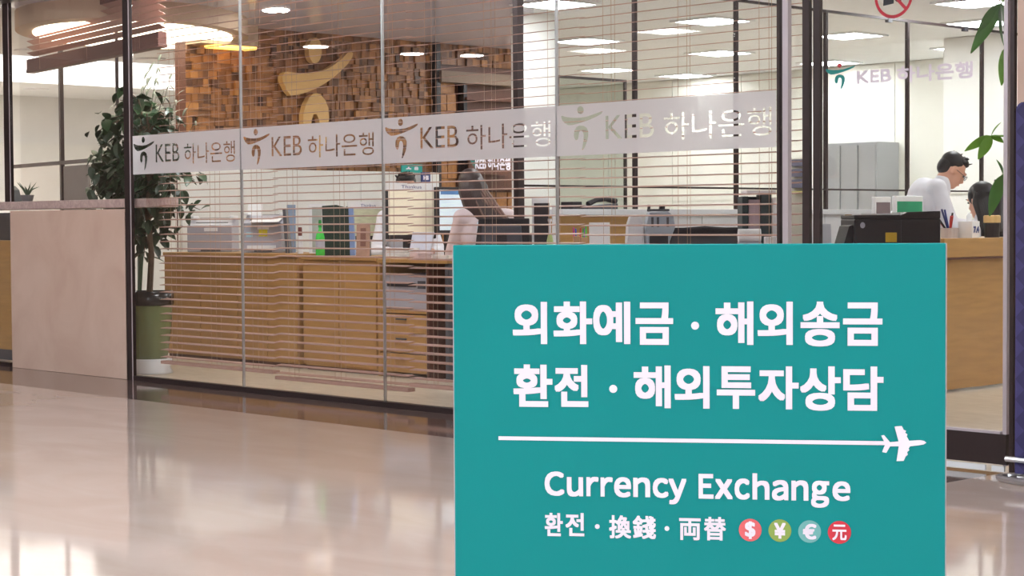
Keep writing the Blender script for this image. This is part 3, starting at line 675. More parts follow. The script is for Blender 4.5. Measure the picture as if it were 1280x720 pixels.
mk('front_card', [PR([(0, 0), (.004, 0), (.06, h), (.056, h)], 0, w, 'x')], CB, t); mk('back_card', [PR([(.13, 0), (.126, 0), (.056, h), (.06, h)], 0, w, 'x')], BLACK, t)
mk('side_gusset', [PR([(.004, .001), (.126, .001), (.058, h-.004)], w-.004, w-.001, 'x')], BLACK, t)
mk('printed_patch', [PR([(.012, h*.3), (.014, h*.3), (.045, h*.85), (.043, h*.85)], w*.3, w*.7, 'x')], mat('card_print', srgb(120, 80, 66), .6), t)
# ---------------- the woman's desk, beyond the cabinet row
t = thing('staff_desk', 'desk with dark top carrying the two monitors in front of the person in pink blouse', 'desk', (0, 0, 0))
mk('top', [B(-10.62, -9.65, 8.3, 9.25, .71, .74)], WOOD, t, bev=.004)
for x, y in ((-10.57, 8.35), (-9.7, 8.35), (-10.57, 9.2), (-9.7, 9.2)): mk('leg', [B(x-.025, x+.025, y-.025, y+.025, 0, .71)], GREYD, t)
def monitor(label, X, px0, px1, py0, py1, zdesk, scr, bezel=BLACK, topstrip=None, back=False):
    """screen in a plane X=const facing +X, fitted to its photo rectangle"""
    a = onX(px0, py1, X); b = onX(px1, py0, X); w = b.y-a.y; h = b.z-a.z
    t = thing('monitor', label, 'monitor', (X, a.y, 0))
    mk('housing', [B(-.035, 0, 0, w, a.z, b.z)], bezel, t, bev=.006)
    mk('screen', [B(0, .003, .028, w-.02, a.z+.03, b.z-.02)], scr, t)
    mk('neck', [B(-.06, -.03, w/2-.03, w/2+.03, zdesk+.012, a.z+.12)], BLACK, t); mk('foot', [LA([(.11, 0), (.11, .008), (.03, .014)], 20, (-.05, w/2, zdesk))], BLACK, t)
    if topstrip: mk('paper_strip', [B(.001, .006, -.01, w+.01, b.z-.02, b.z+.035)], PAPER, t); flat_mesh('lettering', [([(.007, p[0], p[2]) for p in sv], sf) for sv, sf in bold_text(topstrip, w*.3, w*.7, b.z-.005, b.z+.018, 0)], NAVY, t)
    return t
SC1 = mat('screen_cream', srgb(226, 218, 196), .3, var=.05, scale=4, stretch=(1, 3, 20), emit=.35)
SC2 = mat('screen_pale_blue', srgb(205, 222, 232), .3, var=.06, scale=4, stretch=(1, 2, 25), emit=.4)
SC3 = mat('screen_olive', srgb(190, 190, 160), .3, var=.12, scale=4, stretch=(1, 3, 14), emit=.2)
m1 = monitor('black monitor with a cream page on screen and a white paper strip on top', -10.35, 482, 545, 235, 299, .74, SC1, topstrip='Thinkus')
b_ = onX(545, 235, -10.35)
m2 = monitor('black monitor with a pale blue page on screen, beside the person in pink blouse', -10.25, 546, 584, 234, 293, .74, SC2)
a = onX(548, 243, -10.25); b = onX(582, 238, -10.25); mk('window_bar', [B(.003, .005, a.y-m2.location.y+.02, b.y-m2.location.y, a.z, b.z)], mat('bar_blue', srgb(90, 140, 200), .4), m2)
m3 = monitor('monitor with an olive page and white top strip, left of the card stand\'s back', -11.2, 436, 483, 258, 300, .74, SC3, topstrip='Thinkus')
t = thing('staff_desk', 'desk behind the box file carrying the olive-page monitor', 'desk', (0, 0, 0))
mk('top', [B(-11.75, -10.95, 8.28, 8.75, .71, .74)], WOOD, t, bev=.004)
for x, y in ((-11.7, 8.35), (-11.0, 8.35), (-11.7, 8.7), (-11.0, 8.7)): mk('leg', [B(x-.025, x+.025, y-.025, y+.025, 0, .71)], GREYD, t)
# papers on the shelf unit
for i, (px, py, sx, sy, n, rz, lab, m_) in enumerate([(503, 312, .17, .15, 14, .2, 'thick white paper pile lying under the cream-page monitor', PAPER), (527, 314, .13, .11, 9, -.3, 'pinkish sheaf of forms lying on the shelf unit', mat('paper_pink', srgb(222, 200, 204), .8)), (553, 312, .12, .1, 5, .5, 'small loose white sheets beside the pink blouse elbow', PAPER)]):
    p = onY(px, py, YC+(.2, .13, .22)[i]); n_ = 5
    t = thing('paper_pile', lab, 'papers', (p.x, p.y, .77), rz)
    for k in range(n_):
        mk('sheet', [XF(B(-sx/2, sx/2, -sy/2, sy/2, k*.009*n/9, k*.009*n/9+.007*n/9), Matrix.Rotation(random.uniform(-.12, .12), 4, 'Z'))], m_, t)
p = onY(520, 290, YC+.38); t = thing('document_holder', 'white document propped below the cream-page monitor', 'papers', (p.x, YC+.40, .77))
mk('sheet', [PR([(0, 0), (.006, 0), (.05, .17), (.044, .17)], -.11, .11, 'x')], mat('paper_bluish', srgb(206, 210, 226), .8), t); mk('rest', [PR([(.03, .10), (.036, .10), (.1, 0), (.09, 0)], -.04, .04, 'x')], GREYD, t)
# ---------------- middle teller desk right behind the sign
TX0 = onY(572, 300, 7.0).x
t = thing('teller_desk', 'white teller desk behind the teal sign, under the pen cup', 'desk', (0, 0, 0))
mk('top', [B(TX0, -5.8, 7.0, 7.57, .71, .74)], WHITEP, t, bev=.004)
for x in (TX0+.02, -5.84): mk('side_panel', [B(x, x+.03, 7.03, 7.55, 0, .71)], WHITEP, t)
mk('modesty_panel', [B(TX0+.05, -5.84, 7.1, 7.12, .2, .71)], WHITEP, t)
ZD = .74
l, w, h = bx(717, 735, 295, 7.2, ZD)
t = vthing('pen_cup', 'wooden pen cup full of coloured pens behind the sign', 'cup', l)
mk('holder', [B(0, .035, 0, .06, 0, h), B(.037, w, 0, .06, 0, h*.96)], mat('cup_wood', srgb(200, 160, 120), .6), t, bev=.003)
for k, c in enumerate([(230, 60, 160), (60, 90, 220), (220, 50, 60), (60, 200, 60), (130, 60, 200), (80, 220, 90)]):
    x = .008+k*(w-.016)/5; mk('pen', [TB([(x, .03, .06), (x+random.uniform(-.01, .01), .03+random.uniform(-.02, .02), h+.035+.02*random.random())], .004, 8)], mat('pen_%d' % k, srgb(*c), .4), t)
l, w, h = bx(737, 763, 278, 7.25, ZD)
t = vthing('document_sheet', 'tall blank white leaflet holder standing right of the pen cup', 'leaflet', l)
mk('sheet', [PR([(0, 0), (.006, 0), (.06, h), (.054, h)], 0, w, 'x')], PAPER, t); mk('rest', [PR([(.05, h*.7), (.056, h*.7), (.14, 0), (.13, 0)], w*.3, w*.7, 'x')], WHITEP, t)
l, w, h = bx(783, 804.5, 268, 7.25, ZD)
t = vthing('white_terminal', 'white rounded desktop terminal housing beside the cash counter', 'terminal', l)
q_ = [(0, 0), (w*1.02, 0), (w*.98, h*.3), (w*.98, h*.55), (w*1.05, h*.7), (w*.98, h*.88), (w*.75, h*.98), (w*.5, h), (w*.25, h*.96), (w*.1, h*.82), (w*.03, h*.5)]
mk('housing', [PR(q_, 0, .18, 'y')], WHITEP, t, bev=.006); mk('base', [B(-.01, w+.02, -.02, .2, 0, .02)], WHITEP, t)
l, w, h = bx(807, 842, 264, 7.28, ZD)
t = vthing('cash_counter', 'grey blue banknote counting machine with black knobs behind the sign', 'machine', l); CC = mat('cash_grey', srgb(168, 178, 190), .35)
mk('body', [PR([(.02, 0), (w-.02, 0), (w-.02, h*.5), (w+.01, h*.74), (w, h*.92), (w*.8, h), (.02, h*.98), (.0, h*.7)], 0, .2, 'y')], CC, t, bev=.005)
mk('front_slot', [B(.02, w-.03, -.012, .002, h*.45, h*.62)], BLACK, t); mk('hopper', [B(.02, w-.02, .02, .16, h, h+.012)], GREYD, t)
for x in (.02, w*.55, w*.66): mk('knob', [TB([(x, .06, h), (x+.004, .06, h+.035)], .008, 8)], BLACK, t)
for x in (.03, w*.4, w*.75): mk('rib', [B(x, x+.012, -.006, 0, h*.74, h*.9)], GREYD, t)
def office_chair(label, c, rz, ztop, w=.5, mesh_col=GREYD):
    """chair facing local +y; backrest at local y<0"""
    t = thing('office_chair', label, 'chair', (c[0], c[1], 0), rz)
    mk('seat', [B(-w/2+.02, w/2-.02, -.2, .26, .44, .50)], BLACK, t, bev=.02)
    h = w/2
    mk('backrest', [PR([(-h+.03, .56), (h-.03, .56), (h-.01, ztop-.12), (h-.04, ztop-.03), (-h+.04, ztop-.03), (-h+.01, ztop-.12)], -.235, -.225, 'y')], mesh_col, t)
    mk('back_frame', [TB([(-h+.03, -.23, .55), (-h, -.235, ztop-.14), (-h+.03, -.24, ztop-.02), (0, -.245, ztop-.008), (h-.03, -.24, ztop-.02), (h, -.235, ztop-.14), (h-.03, -.23, .55)], .018, 8)], BLACK, t)
    mk('top_bar', [PR([(-h+.02, ztop-.05), (h-.02, ztop-.05), (h-.03, ztop), (-h+.03, ztop)], -.255, -.225, 'y')], BLACK, t, bev=.004)
    mk('back_stem', [TB([(0, -.24, .62), (0, -.22, .47), (0, -.05, .43)], .022, 8)], BLACK, t)
    mk('gas_lift', [TB([(0, 0, .09), (0, 0, .44)], .025, 10)], BLACK, t)
    for k in range(5):
        an = k*2*math.pi/5+.3; lg = mk('base_leg', [TB([(0, 0, .10), (.28*math.cos(an), .28*math.sin(an), .07)], [.025, .015], 8)], BLACK, t)
        mk('castor', [LA([(.02, 0), (.026, .02), (.02, .05)], 10, (.28*math.cos(an), .28*math.sin(an), 0))], BLACK, lg)
    for s in (-1, 1): mk('armrest', [TB([(s*h, -.12, .47), (s*(h+.02), -.1, .62), (s*(h+.02), .12, .64)], .014, 8)], BLACK, t)
    return t
p = onY(639, 290, 8.0)
office_chair('black office chair under the person in the pink blouse', onY(636, 290, 8.72), VIEW+.1, .92, .5)
p = onY(868, 290, 8.4)
office_chair('empty black office chair right of the cash counter', (p.x, p.y), VIEW+.15, onY(868, 284.5, 8.2).z, .46)
# monitor seen from behind the pen desk etc.
l, w, h = bx(592, 662, 273, 7.2, ZD)
t = vthing('monitor', 'wide black monitor seen from behind, in front of the person in pink blouse', 'monitor', l)
mk('housing', [PR([(.0, .06), (w, .06), (w*1.0, h), (.03, h)], 0, .03, 'y')], BLACK, t, bev=.005); mk('back_shell', [PR([(w*.12, .09), (w*.88, .09), (w*.85, h-.04), (w*.15, h-.04)], -.025, .0, 'y')], GREYD, t, bev=.008)
mk('screen', [B(.02, w-.02, .03, .032, .08, h-.02)], SC2, t); mk('neck', [B(w/2-.03, w/2+.03, -.045, -.02, .01, .2)], BLACK, t); mk('foot', [LA([(.1, 0), (.1, .008), (.03, .014)], 20, (w/2, .0, 0))], BLACK, t)
l, w, h = bx(665, 687, 254, 7.36, ZD)
t = vthing('monitor', 'dark upright display in a white frame behind the chair', 'monitor', l); 
mk('frame', [B(0, w, .01, .03, .06, h+.03)], WHITEP, t, bev=.004); mk('screen', [B(.012, w-.001, .003, .01, .07, h)], BLACK, t); mk('stand', [B(w*.3, w*.7, .02, .04, 0, .1), B(0, w, -.02, .1, 0, .012)], GREYD, t)
l, w, h = bx(683, 692, 285, 7.15, ZD)
t = thing('soap_bottle', 'white pump bottle with a green yellow label behind the sign edge', 'bottle', (l[0]+RH.x*w/2, l[1]+RH.y*w/2, ZD)); r = w*.5
mk('body', [LA([(r, 0), (r*1.05, .01), (r*.9, h*.7), (r*.5, h*.85)], 14)], mat('bottle_green', srgb(190, 210, 140), .4, var=.3, scale=12), t); mk('pump', [LA([(r*.3, h*.85), (r*.3, h*1.15), (r*.6, h*1.16), (r*.6, h*1.22)], 12)], WHITEP, t)
l, w, h = bx(690.5, 696.5, 257, 7.36, ZD)
tag(mk('paper_divider', [B(0, w, 0, .12, 0, h)], PAPER, None, .002, loc=l, rz=VIEW), 'narrow white upright box left of the glass joint', 'box')
# file shelf, paper rolls and tray near the end post
l, w, h = bx(928, 964, 237, 7.36, ZD)
t = vthing('file_rack', 'dark rack holding a pinkish file under a white top sheet', 'rack', l)
mk('frame', [B(0, .03, 0, .2, .12, h*.92), B(w-.05, w, 0, .2, .03, h*.94), B(0, w, .18, .2, .05, h*.92), B(0, w, 0, .2, .03, .05)], mat('rack_green', srgb(44, 62, 66), .5), t)
mk('file', [B(.035, w-.055, .01, .17, .06, h*.88)], mat('file_pink', srgb(184, 164, 172), .6, var=.1, stretch=(9, 1, 1)), t); mk('shelf', [B(.03, w-.05, .0, .18, h*.34, h*.37)], mat('rack_green2', srgb(120, 96, 90), .5), t)
mk('top_sheet', [XF(B(.02, w+.02, -.02, .2, h*.95, h*.99), Matrix.Rotation(.0, 4, 'Y'))], PAPER, t); mk('side_frame', [B(w+.005, w+.025, -.01, .2, 0, h*.9)], WHITEP, t)
l, w, h = bx(924, 952, 286, 7.2, ZD)
t = vthing('paper_roll', 'white paper roll lying in a tray before the file rack', 'roll', l); mk('roll', [XF(LA([(.035, 0), (.035, w)], 16), Matrix.Translation((0, .04, h-.035)) @ Matrix.Rotation(math.pi/2, 4, 'Y'))], PAPER, t)
mk('tray', [B(-.03, w+.05, -.03, .12, 0, .012), B(-.03, w*.7, -.03, -.02, 0, h*.42), B(-.03, -.02, -.03, .12, 0, h*.42)], BLACK, t); mk('cradle', [B(0, w, .0, .08, .012, h-.068)], GREYP, t)
l, w, h = bx(957, 969, 296, 7.16, ZD)
tag(mk('note_pad', [B(0, w, 0, .07, 0, h)], PAPER, None, .004, loc=l, rz=VIEW), 'stack of white note sheets right of the paper roll', 'papers')
# ---------------- low counter along the partition
XK = -7.72
ya, yb = onX(699, 262, XK).y, onX(1100, 262, XK).y; zk = onX(800, 261.5, XK).z
t = thing('low_counter', 'long white topped low counter in front of the glass partition', 'counter', (0, 0, 0))
mk('top', [B(XK-.2, XK+.03, ya, yb, zk-.035, zk)], WHITEP, t, bev=.003)
ym = onX(792, 262, XK).y
mk('wood_front', [B(XK-.18, XK, ya+.01, ym, .62, zk-.035)], WOOD, t); mk('dark_base', [B(XK-.18, XK-.02, ya+.01, ym, 0, .62)], GREYD, t)
for k in range(4): mk('white_front', [B(XK-.18, XK, ym+.004+k*(yb-ym)/4, ym-.004+(k+1)*(yb-ym)/4, 0, zk-.035)], WHITEP, t)
p = onX(730, 258, XK-.08)
t = thing('desk_phone', 'dark desk telephone lying on the low counter', 'telephone', (XK-.08, onX(745, 258, XK-.08).y, zk))
mk('base', [PR([(-.13, 0), (.13, 0), (.13, .035), (-.13, .02)], -.06, .06, 'x')], GREYD, t, bev=.004); mk('handset', [TB([(.03, -.10, .03), (.03, -.03, .055), (.03, .05, .06), (.03, .14, .05)], [.018, .014, .014, .018], 8)], BLACK, t)
mk('small_box', [B(-.05, .05, -.25, -.17, 0, .045)], BLACK, t, bev=.004)
# ---------------- things seen between end post and door post
t = thing('wall_monitor_stack', 'grey screens on a stand seen in the slit beside the door post', 'monitor', (0, 0, 0))
for i, (y0, y1, m_) in enumerate([(199, 208, GREYW), (211, 221, GREYW), (224, 235, GREYW)]):
    a = onY(988, y1, 8.1); b = onY(1006, y0, 8.1); mk('screen', [B(a.x, b.x, 8.1, 8.13, a.z, b.z)], mat('slit_grey', srgb(120, 120, 138), .4), t)
a = onY(988, 298, 8.13); b = onY(1006, 198, 8.13); mk('stand', [B(a.x, b.x, 8.131, 8.16, 0, b.z)], mat('slit_beige', srgb(196, 192, 176), .6), t)
a = onY(988, 242, 8.1); b = onY(1006, 239, 8.1); mk('yellow_strip', [B(a.x, b.x, 8.11, 8.131, a.z, b.z)], mat('yellow_line', srgb(214, 214, 120), .5), t)
# ---------------- side cabinet with the black printer behind the door
t = thing('side_cabinet', 'white side cabinet under the black printer', 'cabinet', (0, 0, 0))
xa, xb2 = onY(1000, 300, 7.4).x, onY(1172, 300, 8.1).x; ZP = .785
mk('body', [B(xa, xb2, 7.42, 8.1, .04, ZP-.025)], WHITEP, t); mk('top', [B(xa-.01, xb2+.0, 7.4, 8.1, ZP-.025, ZP)], WHITEP, t, bev=.003); mk('plinth', [B(xa+.03, xb2-.03, 7.46, 8.05, 0, .04)], GREYD, t)
for k in range(2): dr = mk('door', [B(xa+.005+k*(xb2-xa)/2, xa-.005+(k+1)*(xb2-xa)/2, 7.405, 7.42, .06, ZP-.035)], WHITEP, t); mk('handle', [B(xa+.02+k*(xb2-xa)/2, xa+.03+k*(xb2-xa)/2, 7.39, 7.405, .45, .6)], STEEL, dr)
l, w, h = bx(1068, 1176, 264, 7.62, ZP)
t = vthing('office_printer', 'wide black printer with a yellow sticker seen through the entrance door', 'printer', l)
mk('body', [B(0, w, 0, .38, 0, h*.86)], BLACK, t, bev=.008); mk('lid', [PR([(0, h*.86), (w, h*.86), (w, h*1.0), (w*.62, h*.985), (w*.55, h*.93), (0, h*.93)], .005, .38, 'y')], BLACK, t, bev=.004)
mk('yellow_sticker', [B(w*.36, w*.49, -.003, .001, h*.42, h*.60)], mat('sticker_gold', srgb(196, 160, 40), .5), t)
p_ = [(w*.095+.012*math.cos(k/16*6.283), h*.74+.015*math.sin(k/16*6.283)) for k in range(16)]
mk('round_badge', [PR(p_, -.002, .001, 'y')], GREYP, t); mk('paper_on_lid', [B(w*.1, w*.55, .05, .3, h*.935, h*.96)], PAPER, t)
mk('side_tray', [PR([(-.002, 0), (-.05, 0), (-.045, h*.4), (-.02, h*.72), (-.002, h*.75)], .03, .3, 'y')], BLACK, t); mk('cover_seam', [B(w*.54, w*.543, -.001, .002, .01, h*.84)], GREYD, t)
l, w, h = bx(1032, 1044, 280, 7.55, ZP)
t = vthing('desk_calendar', 'white tent desk calendar between door frame and black printer', 'calendar', l)
mk('page', [PR([(0, 0), (.004, 0), (.05, h), (.046, h)], -.03, w*.7, 'x')], mat('calendar_page', srgb(214, 220, 228), .7), t); mk('page', [PR([(.11, 0), (.106, 0), (.046, h), (.05, h)], -.03, w*.7, 'x')], PAPER, t)
mk('side', [PR([(.004, .001), (.106, .001), (.048, h-.003)], w*.7-.003, w*.7, 'x')], BLACK, t)
t = thing('wooden_board', 'amber wooden board standing behind the black printer', 'board', (0, 0, 0)); a = onY(1056, 304, 8.3); b = onY(1070, 268, 8.3)
mk('panel', [B(a.x, b.x+.3, 8.3, 8.33, 0, b.z)], WOOD, t); mk('foot', [B(a.x, b.x+.3, 8.25, 8.38, 0, .04)], WOOD, t)
# ---------------- wooden service counter at the right, seen through the door
XD = -6.06
p0 = onX(1183, 300, XD); p1y = 12.6; zd = onX(1220, 297.5, XD).z; zl = onX(1220, 321, XD).z
y0 = p0.y-.05
t = thing('service_counter', 'amber wooden service counter seen through the entrance door', 'counter', (0, 0, 0))
mk('fascia', [B(XD-.05, XD+.02, y0, p1y, zl, zd)], WOOD, t, bev=.003); mk('worktop', [B(XD-.62, XD-.05, y0, p1y, zd-.03, zd-.001)], WOOD, t)
for k in range(3): mk('front_panel', [B(XD-.03, XD-.0, y0+.015+k*1.1, min(y0+1.105+k*1.1, p1y), .02, zl-.001)], WOOD, t, bev=.002)
mk('end_panel', [B(XD-.6, XD-.0, y0, y0+.014, 0, zl-.001)], WOODD, t); mk('lip', [B(XD-.01, XD+.025, y0, p1y, zl-.012, zl)], WOODD, t)  # lip coloured dark to draw the shadow line under the fascia
def onc(px, py): return onX(px, py, XD-.25)
t = thing('pen_stand', 'bunch of red and black pens on the wooden service counter', 'pens', (XD-.2, onX(1187, 290, XD-.2).y, zd-.001))
mk('cup', [LA([(.05, 0), (.055, .06), (.05, .06), (.045, .01)], 16)], mat('cup_clear', srgb(200, 190, 190), .2), t)
for k in range(7): mk('pen', [TB([(0, 0, .02), (.06*math.cos(k), -.06+.05*math.sin(k), .13+.02*(k % 3))], .006, 6)], [STR, BLACK, NAVY][k % 3], t)
t = thing('tissue_box', 'white box with blue lettering standing before the seated person in white', 'box', (XD-.12, onX(1211, 290, XD-.12).y, zd-.001)); mk('carton', [B(-.05, .05, -.04, .04, 0, .10)], PAPER, t, bev=.003)
flat_mesh('lettering', [([(.0515-p[1], p[0], p[2]) for p in sv], sf) for sv, sf in bold_text('7.4', -.03, .03, .03, .07, .003)], NAVY, t); mk('tissue', [PR([(-.02, .10), (.03, .10), (.02, .14), (-.005, .15), (-.03, .13)], -.002, .002, 'x')], PAPER, t)
t = thing('desk_set', 'black cup with an amber lid in front of the plant leaf', 'cup', (XD-.13, onX(1240, 285, XD-.13).y, zd-.001)); mk('cup', [LA([(.045, 0), (.05, .09), (.045, .09)], 16)], BLACK, t); mk('lid', [LA([(.052, .09), (.052, .13), (.045, .135)], 16)], mat('lid_amber', srgb(214, 178, 120), .5), t)
t = thing('monitor', 'black monitor edge standing at the right of the seated person in white', 'monitor', (XD-.3, onX(1251, 270, XD-.3).y, zd-.001)); mk('housing', [B(-.02, .02, -.05, .4, .03, .36)], BLACK, t, bev=.006); mk('stand', [B(-.08, .06, .08, .26, 0, .015), B(-.03, -.01, .14, .2, .01, .12)], BLACK, t); mk('screen', [B(.02, .022, -.03, .38, .05, .34)], GREYD, t)
# small monitors behind the black printer
t = thing('back_desk', 'white desk behind the black printer carrying two small screens', 'desk', (0, 0, 0))
XQ = -6.85; ya, yb = onX(1085, 280, XQ).y-.1, onX(1160, 280, XQ).y
mk('top', [B(XQ-.2, XQ+.15, ya, yb, .76, .79)], WHITEP, t, bev=.003)
for y in (ya+.02, yb-.05): mk('side_panel', [B(XQ-.18, XQ+.13, y, y+.03, 0, .76)], WHITEP, t)
for lab, px0, px1, py0, py1, sc in (('small white framed screen showing a brown page above the black printer', 1094, 1114, 246, 275, mat('screen_brown', srgb(120, 106, 110), .3, emit=.2)), ('small white framed screen showing a green page above the black printer', 1120, 1154, 245, 275, mat('screen_green', srgb(30, 130, 92), .3, var=.2, emit=.35))):
    a = onX(px0, py1, XQ); b = onX(px1, py0, XQ); t = thing('monitor', lab, 'monitor', (XQ, a.y, .79)); w = b.y-a.y; h = b.z-.79
    mk('housing', [B(-.03, 0, 0, w, .05, h)], WHITEP, t, bev=.005); mk('screen', [B(0, .002, .012, w-.012, .07, h-.035)], sc, t); mk('stand', [B(-.05, -.02, w*.35, w*.65, 0, .12), B(-.1, .05, w*.2, w*.8, 0, .012)], GREYP, t)
# ledge items at the left
p = onY(34, 240, YG+.2)
t = thing('aloe_plant', 'small spiky green pot plant on the granite ledge', 'plant', (p.x, YG+.2, 1.172))
mk('pot', [LA([(.035, 0), (.05, .05), (.045, .05), (.03, .045)], 16)], mat('pot_grey', srgb(120, 120, 125), .5), t)
for k in range(9):
    an = k*.7; r = .05+.02*(k % 3); mk('leaf', [TB([(0, 0, .04), (r*.4*math.cos(an), r*.4*math.sin(an), .09), (r*math.cos(an), r*math.sin(an), .11+.03*(k % 2))], [.008, .006, .001], 6)], LEAFG, t)
p = onY(22, 240, YG+.22)
t = thing('card_holder', 'dark wedge-shaped holder on the ledge beside the left post', 'holder', (p.x, YG+.2, 1.172)); mk('wedge', [PR([(-.05, 0), (.05, 0), (.01, .09), (-.05, .12)], -.03, .03, 'y')], GREYD, t, bev=.003)
mk('card', [PR([(-.045, .0), (-.04, .0), (-.035, .1), (-.045, .1)], -.035, -.031, 'y')], PAPER, t)
# wooden panel beyond the left glass
t = thing('low_cabinet', 'amber wooden cabinet with a grey top half behind the leftmost glass', 'cabinet', (-13.4, 6.72, 0)); mk('body', [B(-.5, .9, 0, .35, .08, .86)], WOOD, t); mk('plinth', [B(-.48, .88, .02, .33, 0, .08)], GREYD, t); mk('top', [B(-.51, .91, -.01, .36, .86, .89)], WOOD, t)
mk('grey_back', [B(-.5, .86, .2, .24, .89, 1.1)], GREYD, t)

# ================================================================== PEOPLE
rnd0 = random.Random(11)
def remesh(name, shapes, material, parent, vox=.009, smooth_it=6):
    me = mesh_of(name, shapes, material); o = bpy.data.objects.new(name, me); COL.objects.link(o)
    m = o.modifiers.new('r', 'REMESH'); m.mode = 'VOXEL'; m.voxel_size = vox; m.use_smooth_shade = True
    s = o.modifiers.new('s', 'SMOOTH'); s.iterations = smooth_it; s.factor = .5
    bpy.context.view_layer.update(); ev = o.evaluated_get(bpy.context.evaluated_depsgraph_get())
    nm = bpy.data.meshes.new_from_object(ev); nm.name = name; bpy.data.objects.remove(o); bpy.data.meshes.remove(me)
    if not nm.materials: nm.materials.append(material)
    for p in nm.polygons: p.use_smooth = True
    return link(name, nm, parent)
def hand(sh, wrist, d, side, curl=.5):
    """palm and five bent fingers from the wrist along direction d; side = thumb side vector"""
    d = Vector(d).normalized(); s = Vector(side); s = (s-d*s.dot(d)).normalized(); n = d.cross(s); w = Vector(wrist)
    for k in (-.6, -.2, .2, .6): sh.append(CAP(w+s*k*.02, w+d*.085+s*k*.045, .015, .013, 8))
    for k, L in zip((-.033, -.011, .011, .033), (.055, .068, .074, .066)):
        b = w+d*.088+s*k; m_ = b+d*L*.55-n*.006; e_ = m_+(d*math.cos(curl)+n*math.sin(curl))*L*.5
        sh.append(CAP(b, m_, .0095, .0088, 8)); sh.append(CAP(m_, e_, .0088, .0075, 8))
    b = w+d*.03+s*.03; m_ = b+(d*.6+s*.8)*.045; e_ = m_+(d*.95+n*.2)*.035
    sh.append(CAP(b, m_, .0125, .011, 8)); sh.append(CAP(m_, e_, .011, .0085, 8))
def person(label, loc, rz, J, Hm, hair, top_mat, glasses=False, hair_mat=None):
    """J joints in a frame facing +y; Hm turns the head; hair(shapes) in head space, face towards +y"""
    t = thing('person', label, 'person', loc, rz); V = Vector
    P = {k: V(v) for k, v in J.items()}; hd = P['head']; H = Matrix.Translation(hd) @ Hm.to_4x4()
    hp = lambda x, y, z: H @ V((x, y, z))
    sh = []
    sh.append(EL(P['pelvis'], (.165, .12, .12))); sh.append(EL(P['pelvis'].lerp(P['chest'], .5), (.14, .105, .15))); sh.append(EL(P['chest'], (.165, .11, .17)))
    sh.append(CAP(P['sl'], P['sr'], .062, .062)); sh.append(CAP(P['neck'], hp(0, -.02, -.05), .056, .05))
    for s in 'lr':
        S_, E_, W_, K_, A_, T_ = (P[a+s] for a in 'sewkat')
        hip = P['pelvis']+V((.09 if s == 'r' else -.09, 0, -.02))
        sh.append(CAP(S_, E_, .05, .04)); sh.append(CAP(E_, W_, .039, .026)); hand(sh, W_, W_-E_, V((-1 if s == 'r' else 1, 0, .2)))
        sh.append(CAP(hip, K_, .085, .056)); sh.append(CAP(K_, A_, .056, .037)); sh.append(CAP(A_-V((0, .03, .02)), T_, .038, .03))
    R3 = Hm
    sh += [EL(hp(0, -.012, .03), (.074, .092, .09), M=R3), EL(hp(0, .028, -.03), (.058, .066, .085), M=R3), EL(hp(0, .06, -.085), (.032, .03, .028), M=R3)]
    sh += [CAP(hp(0, .088, .015), hp(0, .108, -.028), .008, .0125), EL(hp(0, .088, .03), (.05, .014, .012), M=R3), EL(hp(0, .088, -.058), (.024, .012, .01), M=R3)]
    for s in (-1, 1): sh.append(EL(hp(s*.076, -.005, -.005), (.011, .02, .032), M=R3))
    remesh('body', sh, SKIN, t)
    tp = [EL(P['pelvis']+V((0, 0, .05)), (.172, .13, .12)), EL(P['pelvis'].lerp(P['chest'], .5), (.152, .12, .16)), EL(P['chest'], (.178, .124, .178)), CAP(P['sl'], P['sr'], .07, .07), CAP(P['neck']-V((0, 0, .05)), P['neck']+(hd-P['neck'])*.22, .075, .062)]
    for s in 'lr':
        S_, E_, W_ = P['s'+s], P['e'+s], P['w'+s]; tp += [CAP(S_, E_, .064, .054), CAP(E_, E_.lerp(W_, .9), .052, .04)]
    remesh('shirt', tp, top_mat, t, .01)
    tr = [EL(P['pelvis']-V((0, 0, .02)), (.172, .128, .115))]
    for s in 'lr':
        hip = P['pelvis']+V((.09 if s == 'r' else -.09, 0, -.02)); tr += [CAP(hip, P['k'+s], .096, .068), CAP(P['k'+s], P['k'+s].lerp(P['a'+s], .93), .066, .052)]
    remesh('trousers', tr, TROUS, t, .012)
    for s in 'lr': remesh('shoe', [CAP(P['a'+s]-V((0, .03, .03)), P['t'+s], .046, .04), EL(P['a'+s]-V((0, .02, .02)), (.045, .055, .05))], BLACK, t, .012)
    hs = hair(hp, R3); mk('hair', hs, hair_mat or HAIRB, t, smooth=True)
    for s in (-1, 1):
        mk('eye', [EL(hp(s*.03, .084, .008), (.012, .006, .006), 8, 6, R3)], BLACK, t); mk('eyebrow', [CAP(hp(s*.016, .094, .03), hp(s*.046, .086, .033), .004, .003, 6)], HAIRB, t)
    mk('mouth', [EL(hp(0, .097, -.058), (.02, .005, .0045), 10, 6, R3)], mat('lips', srgb(190, 110, 105), .5), t)
    if glasses:
        for s in (-1, 1):
            g = mk('glasses', [TB([hp(s*.033+.024*math.cos(k/12*6.2832), .104, .006+.017*math.sin(k/12*6.2832)) for k in range(13)], .0022, 6), TB([hp(s*.057, .10, .01), hp(s*.08, .0, .012)], .002, 6)], GREYD, t)
    return t
